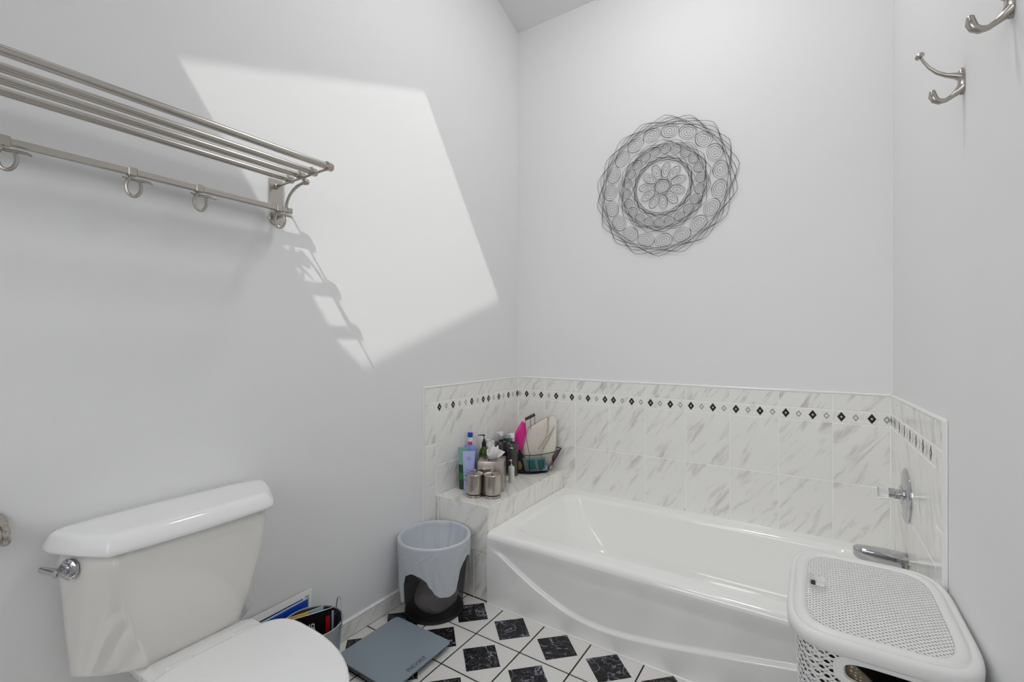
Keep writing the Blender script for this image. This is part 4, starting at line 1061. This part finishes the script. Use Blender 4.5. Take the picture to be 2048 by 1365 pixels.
# ---------------------------------------------------------------- wire basket and what it holds
KB = Vector((.172, -.150, LZ))
bas = thing('wire_basket', 'black wire mesh basket with a wooden-grip swing handle at the corner of the ledge', 'basket', KB)
def bpt2(a, t_):     # a around, t 0 bottom .. 1 top
    rx = .088 + .036 * t_ ** .8; ry = .070 + .034 * t_ ** .8
    flare = .016 * t_ * max(0, cos(a)) ** 2
    z = .004 + .112 * t_ + .016 * t_ * abs(cos(a)) ** 2 * t_
    rx = min(rx, .110) if cos(a) < 0 else rx + (.020 + .030 * t_) * cos(a)
    v = RT * (rx + flare) * cos(a) + FW * ry * sin(a)
    return KB + Vector((max(-.158, min(.170, v.x)), min(.136, v.y), z))
wm = MB()
for k_ in range(13):
    t_ = k_ / 12.0
    wm.tube([bpt2(2 * pi * i / 96, min(1, max(0, t_ + (.032 if i % 2 else -.032) * (0 < k_ < 12)))) for i in range(96)], .0008, 4, closed=True)
wm.build('wire_mesh', WIREB, bas, smooth=80, kind='stuff')
wm = MB()
for i in range(96):
    a = 2 * pi * i / 96; wm.tube([bpt2(a, t_ / 5) for t_ in range(6)], .0007, 3, caps=False)
wm.build('upright_wires', WIREB, bas, smooth=80, kind='stuff')
MB().tube([bpt2(2 * pi * i / 64, 1) for i in range(64)], .0025, 8, closed=True).build('rim', WIREB, bas)
MB().tube([bpt2(2 * pi * i / 64, 0) for i in range(64)], .0022, 8, closed=True).build('base_ring', WIREB, bas)
bm_ = MB(); bm_.ringloft([[bpt2(2 * pi * i / 64, 0) + Vector((0, 0, h_)) for i in range(64)] for h_ in (-.003, 0)]); bm_.build('base_plate', WIREB, bas)
for a in (-pi / 2, -pi / 2 + 1.05, -pi / 2 - 1.05, pi / 2, 0.1, pi): MB().tube([bpt2(a, t_ / 6) + (bpt2(a, t_ / 6) - KB).normalized() * .001 for t_ in range(7)], .0016, 6).build('rib', WIREB, bas)
def bk_(r_, z, d=0): return KB + RT * r_ + FW * d + Vector((0, 0, z))
gA, gB = bk_(-.020, .305, -.012), bk_(.035, .329, .012)
frm, bck = bpt2(-pi / 2 + .02, 1), bpt2(pi / 2 - .1, 1)
MB().tube([frm, frm.lerp(gA, .25) + RT * -.006, frm.lerp(gA, .6) - RT * .010, gA + Vector((-.002, 0, -.012)), gA], .0015, 8).build('handle_wire', WIREB, bas)
MB().tube([bck, bck.lerp(gB, .5) + RT * .014, gB + Vector((0, 0, -.01)), gB], .0015, 8).build('handle_wire', WIREB, bas)
mid1 = bk_(.012, .245, -.02); MB().tube([gA.lerp(gB, .6), gA.lerp(gB, .55) + Vector((0, 0, -.03)), mid1], .0012, 6).build('handle_wire', WIREB, bas)
gm_ = MB(); dG = (gB - gA)
gm_.lathe([(0, 0), (.0085, 0), (.010, .003), (.0085, .008), (.009, .02), (.0095, dG.length / 2), (.009, dG.length - .02), (.0085, dG.length - .008), (.010, dG.length - .003), (.0085, dG.length), (0, dG.length)], gA, dG, n=16, cap0=False, cap1=False)
gm_.build('grip', M('dark_wood_grip', (.03, .028, .028), .5), bas)
def pillow(poly, d0, th, name, mat, label, catg, par=None, tilt=0, n=6):
    """soft flat pouch: outline in the basket's own plane, puffed in the middle"""
    cx_ = sum(p[0] for p in poly) / len(poly); cz_ = sum(p[1] for p in poly) / len(poly)
    m_ = len(poly); dense = []
    for i in range(m_):
        a_, b_ = poly[i], poly[(i + 1) % m_]
        for k_ in range(n): dense.append((a_[0] + (b_[0] - a_[0]) * k_ / n, a_[1] + (b_[1] - a_[1]) * k_ / n))
    rings = []
    for s_, h_ in ((1.0, 0), (.985, .6), (.93, .85), (.7, .97), (.3, 1)):
        rings.append([(cx_ + (x - cx_) * s_, cz_ + (z - cz_) * s_, h_) for x, z in dense])
    front = [[bk_(x, z, d0 + tilt * (z - cz_) - th / 2 * h_) for x, z, h_ in r_] for r_ in rings]
    back = [[bk_(x, z, d0 + tilt * (z - cz_) + th / 2 * h_) for x, z, h_ in r_] for r_ in rings[1:]]
    mb = MB(); mb.ringloft(list(reversed(back)) + front)
    o = mb.build(name, mat, par, smooth=60)
    if not par: tag(o, label, catg); shift(o, bk_(cx_, min(p[1] for p in poly), d0))
    return o
CANV = M('cream_canvas', (.74, .70, .62), .8, bump=(220, .25, .002)); PNK = M('magenta_vinyl', (.75, .01, .28), .25); TEAL = M('teal_cloth', (.02, .20, .21), .7)
zipm = M('tan_piping', (.38, .32, .22), .7)
pa = pillow([(-.030, .012), (-.033, .135), (-.005, .245), (.112, .308), (.118, .200), (.095, .012)], .030, .026, 'canvas_pouch', CANV, 'cream canvas pouch leaning left in the wire basket', 'pouch', tilt=.10)
pb = pillow([(.070, .015), (.082, .140), (.114, .224), (.120, .302), (.132, .322), (.148, .322), (.164, .300), (.160, .150), (.128, .015)], .004, .024, 'canvas_pouch', CANV, 'cream canvas pouch with upright zip edge at the right of the basket', 'pouch', tilt=.08)
def seam(par, pts, r=.0022):
    return MB().tube(pts, r, 8).build('piping', zipm, par, smooth=80)
seam(pb, [bk_(.052, .132, -.022), bk_(.098, .196, -.020), bk_(.128, .226, -.016), bk_(.150, .262, -.010)])
seam(pb, [bk_(.080, .130, -.020), bk_(.120, .205, -.018), bk_(.1365, .240, -.014)])
seam(pa, [bk_(-.005, .247, .034), bk_(.055, .282, .042), bk_(.112, .310, .048)], .0016)
MB().tube([bk_(.052 + .009 * cos(a), .220 + .009 * sin(a), .014 + .012) - FW * .0165 for a in [pi + pi * i / 10 for i in range(11)]], .0006, 5).build('stitched_mark', zipm, pa)
for par, r_, z in ((pa, .112, .309), (pb, .139, .323)): MB().sphere(bk_(r_, z, .03 if par is pa else .008), .0032, 10).build('zip_pull', BRASS, par)
pillow([(-.095, .045), (-.094, .185), (-.072, .238), (-.040, .290), (-.018, .276), (-.014, .226), (-.034, .145), (-.050, .045)], .012, .022, 'vinyl_bag', PNK, 'shiny magenta bag folded at the left of the wire basket', 'bag', tilt=.05)
tp2 = pillow([(-.040, .088), (.092, .098), (.108, .018), (-.022, .006)], -.052, .016, 'knit_pouch', M('speckled_knit', (.34, .40, .40), .9, bump=(500, .8, .004)), 'grey speckled pouch with teal squares against the near side of the basket', 'pouch', tilt=-.10)
for (a0, a1) in ((-.012, .030), (.046, .084)):
    pillow([(a0, .080), (a1, .084), (a1 + .010, .028), (a0 + .012, .022)], -.0605, .006, 'teal_square', TEAL, None, None, par=tp2, tilt=-.10)
DKC = M('dark_navy_cloth', (.02, .022, .035), .9); WIN = M('crimson_cloth', (.35, .03, .08), .8); MUS = M('mustard_print', (.50, .36, .10), .7)
pillow([(-.085, .010), (-.088, .140), (-.050, .128), (-.026, .088), (-.030, .010)], -.030, .022, 'dark_pouch', DKC, 'dark navy pouch at the left inside the wire basket', 'pouch')
pillow([(-.070, .020), (-.078, .062), (-.052, .070), (-.040, .045), (-.046, .018)], -.047, .008, 'printed_packet', MUS, 'small mustard printed packet low at the left of the basket', 'packet')
pillow([(.108, .010), (.120, .055), (.140, .100), (.152, .100), (.140, .040), (.120, .010)], -.002, .030, 'crimson_pouch', WIN, 'crimson pouch low at the right of the basket', 'pouch')
pillow([(-.020, .006), (-.026, .050), (.06, .07), (.105, .05), (.108, .006)], -.030, .030, 'black_pouch', M('black_pouch_cloth', (.012, .012, .014), .85), 'black pouch lying flat on the basket floor', 'pouch')
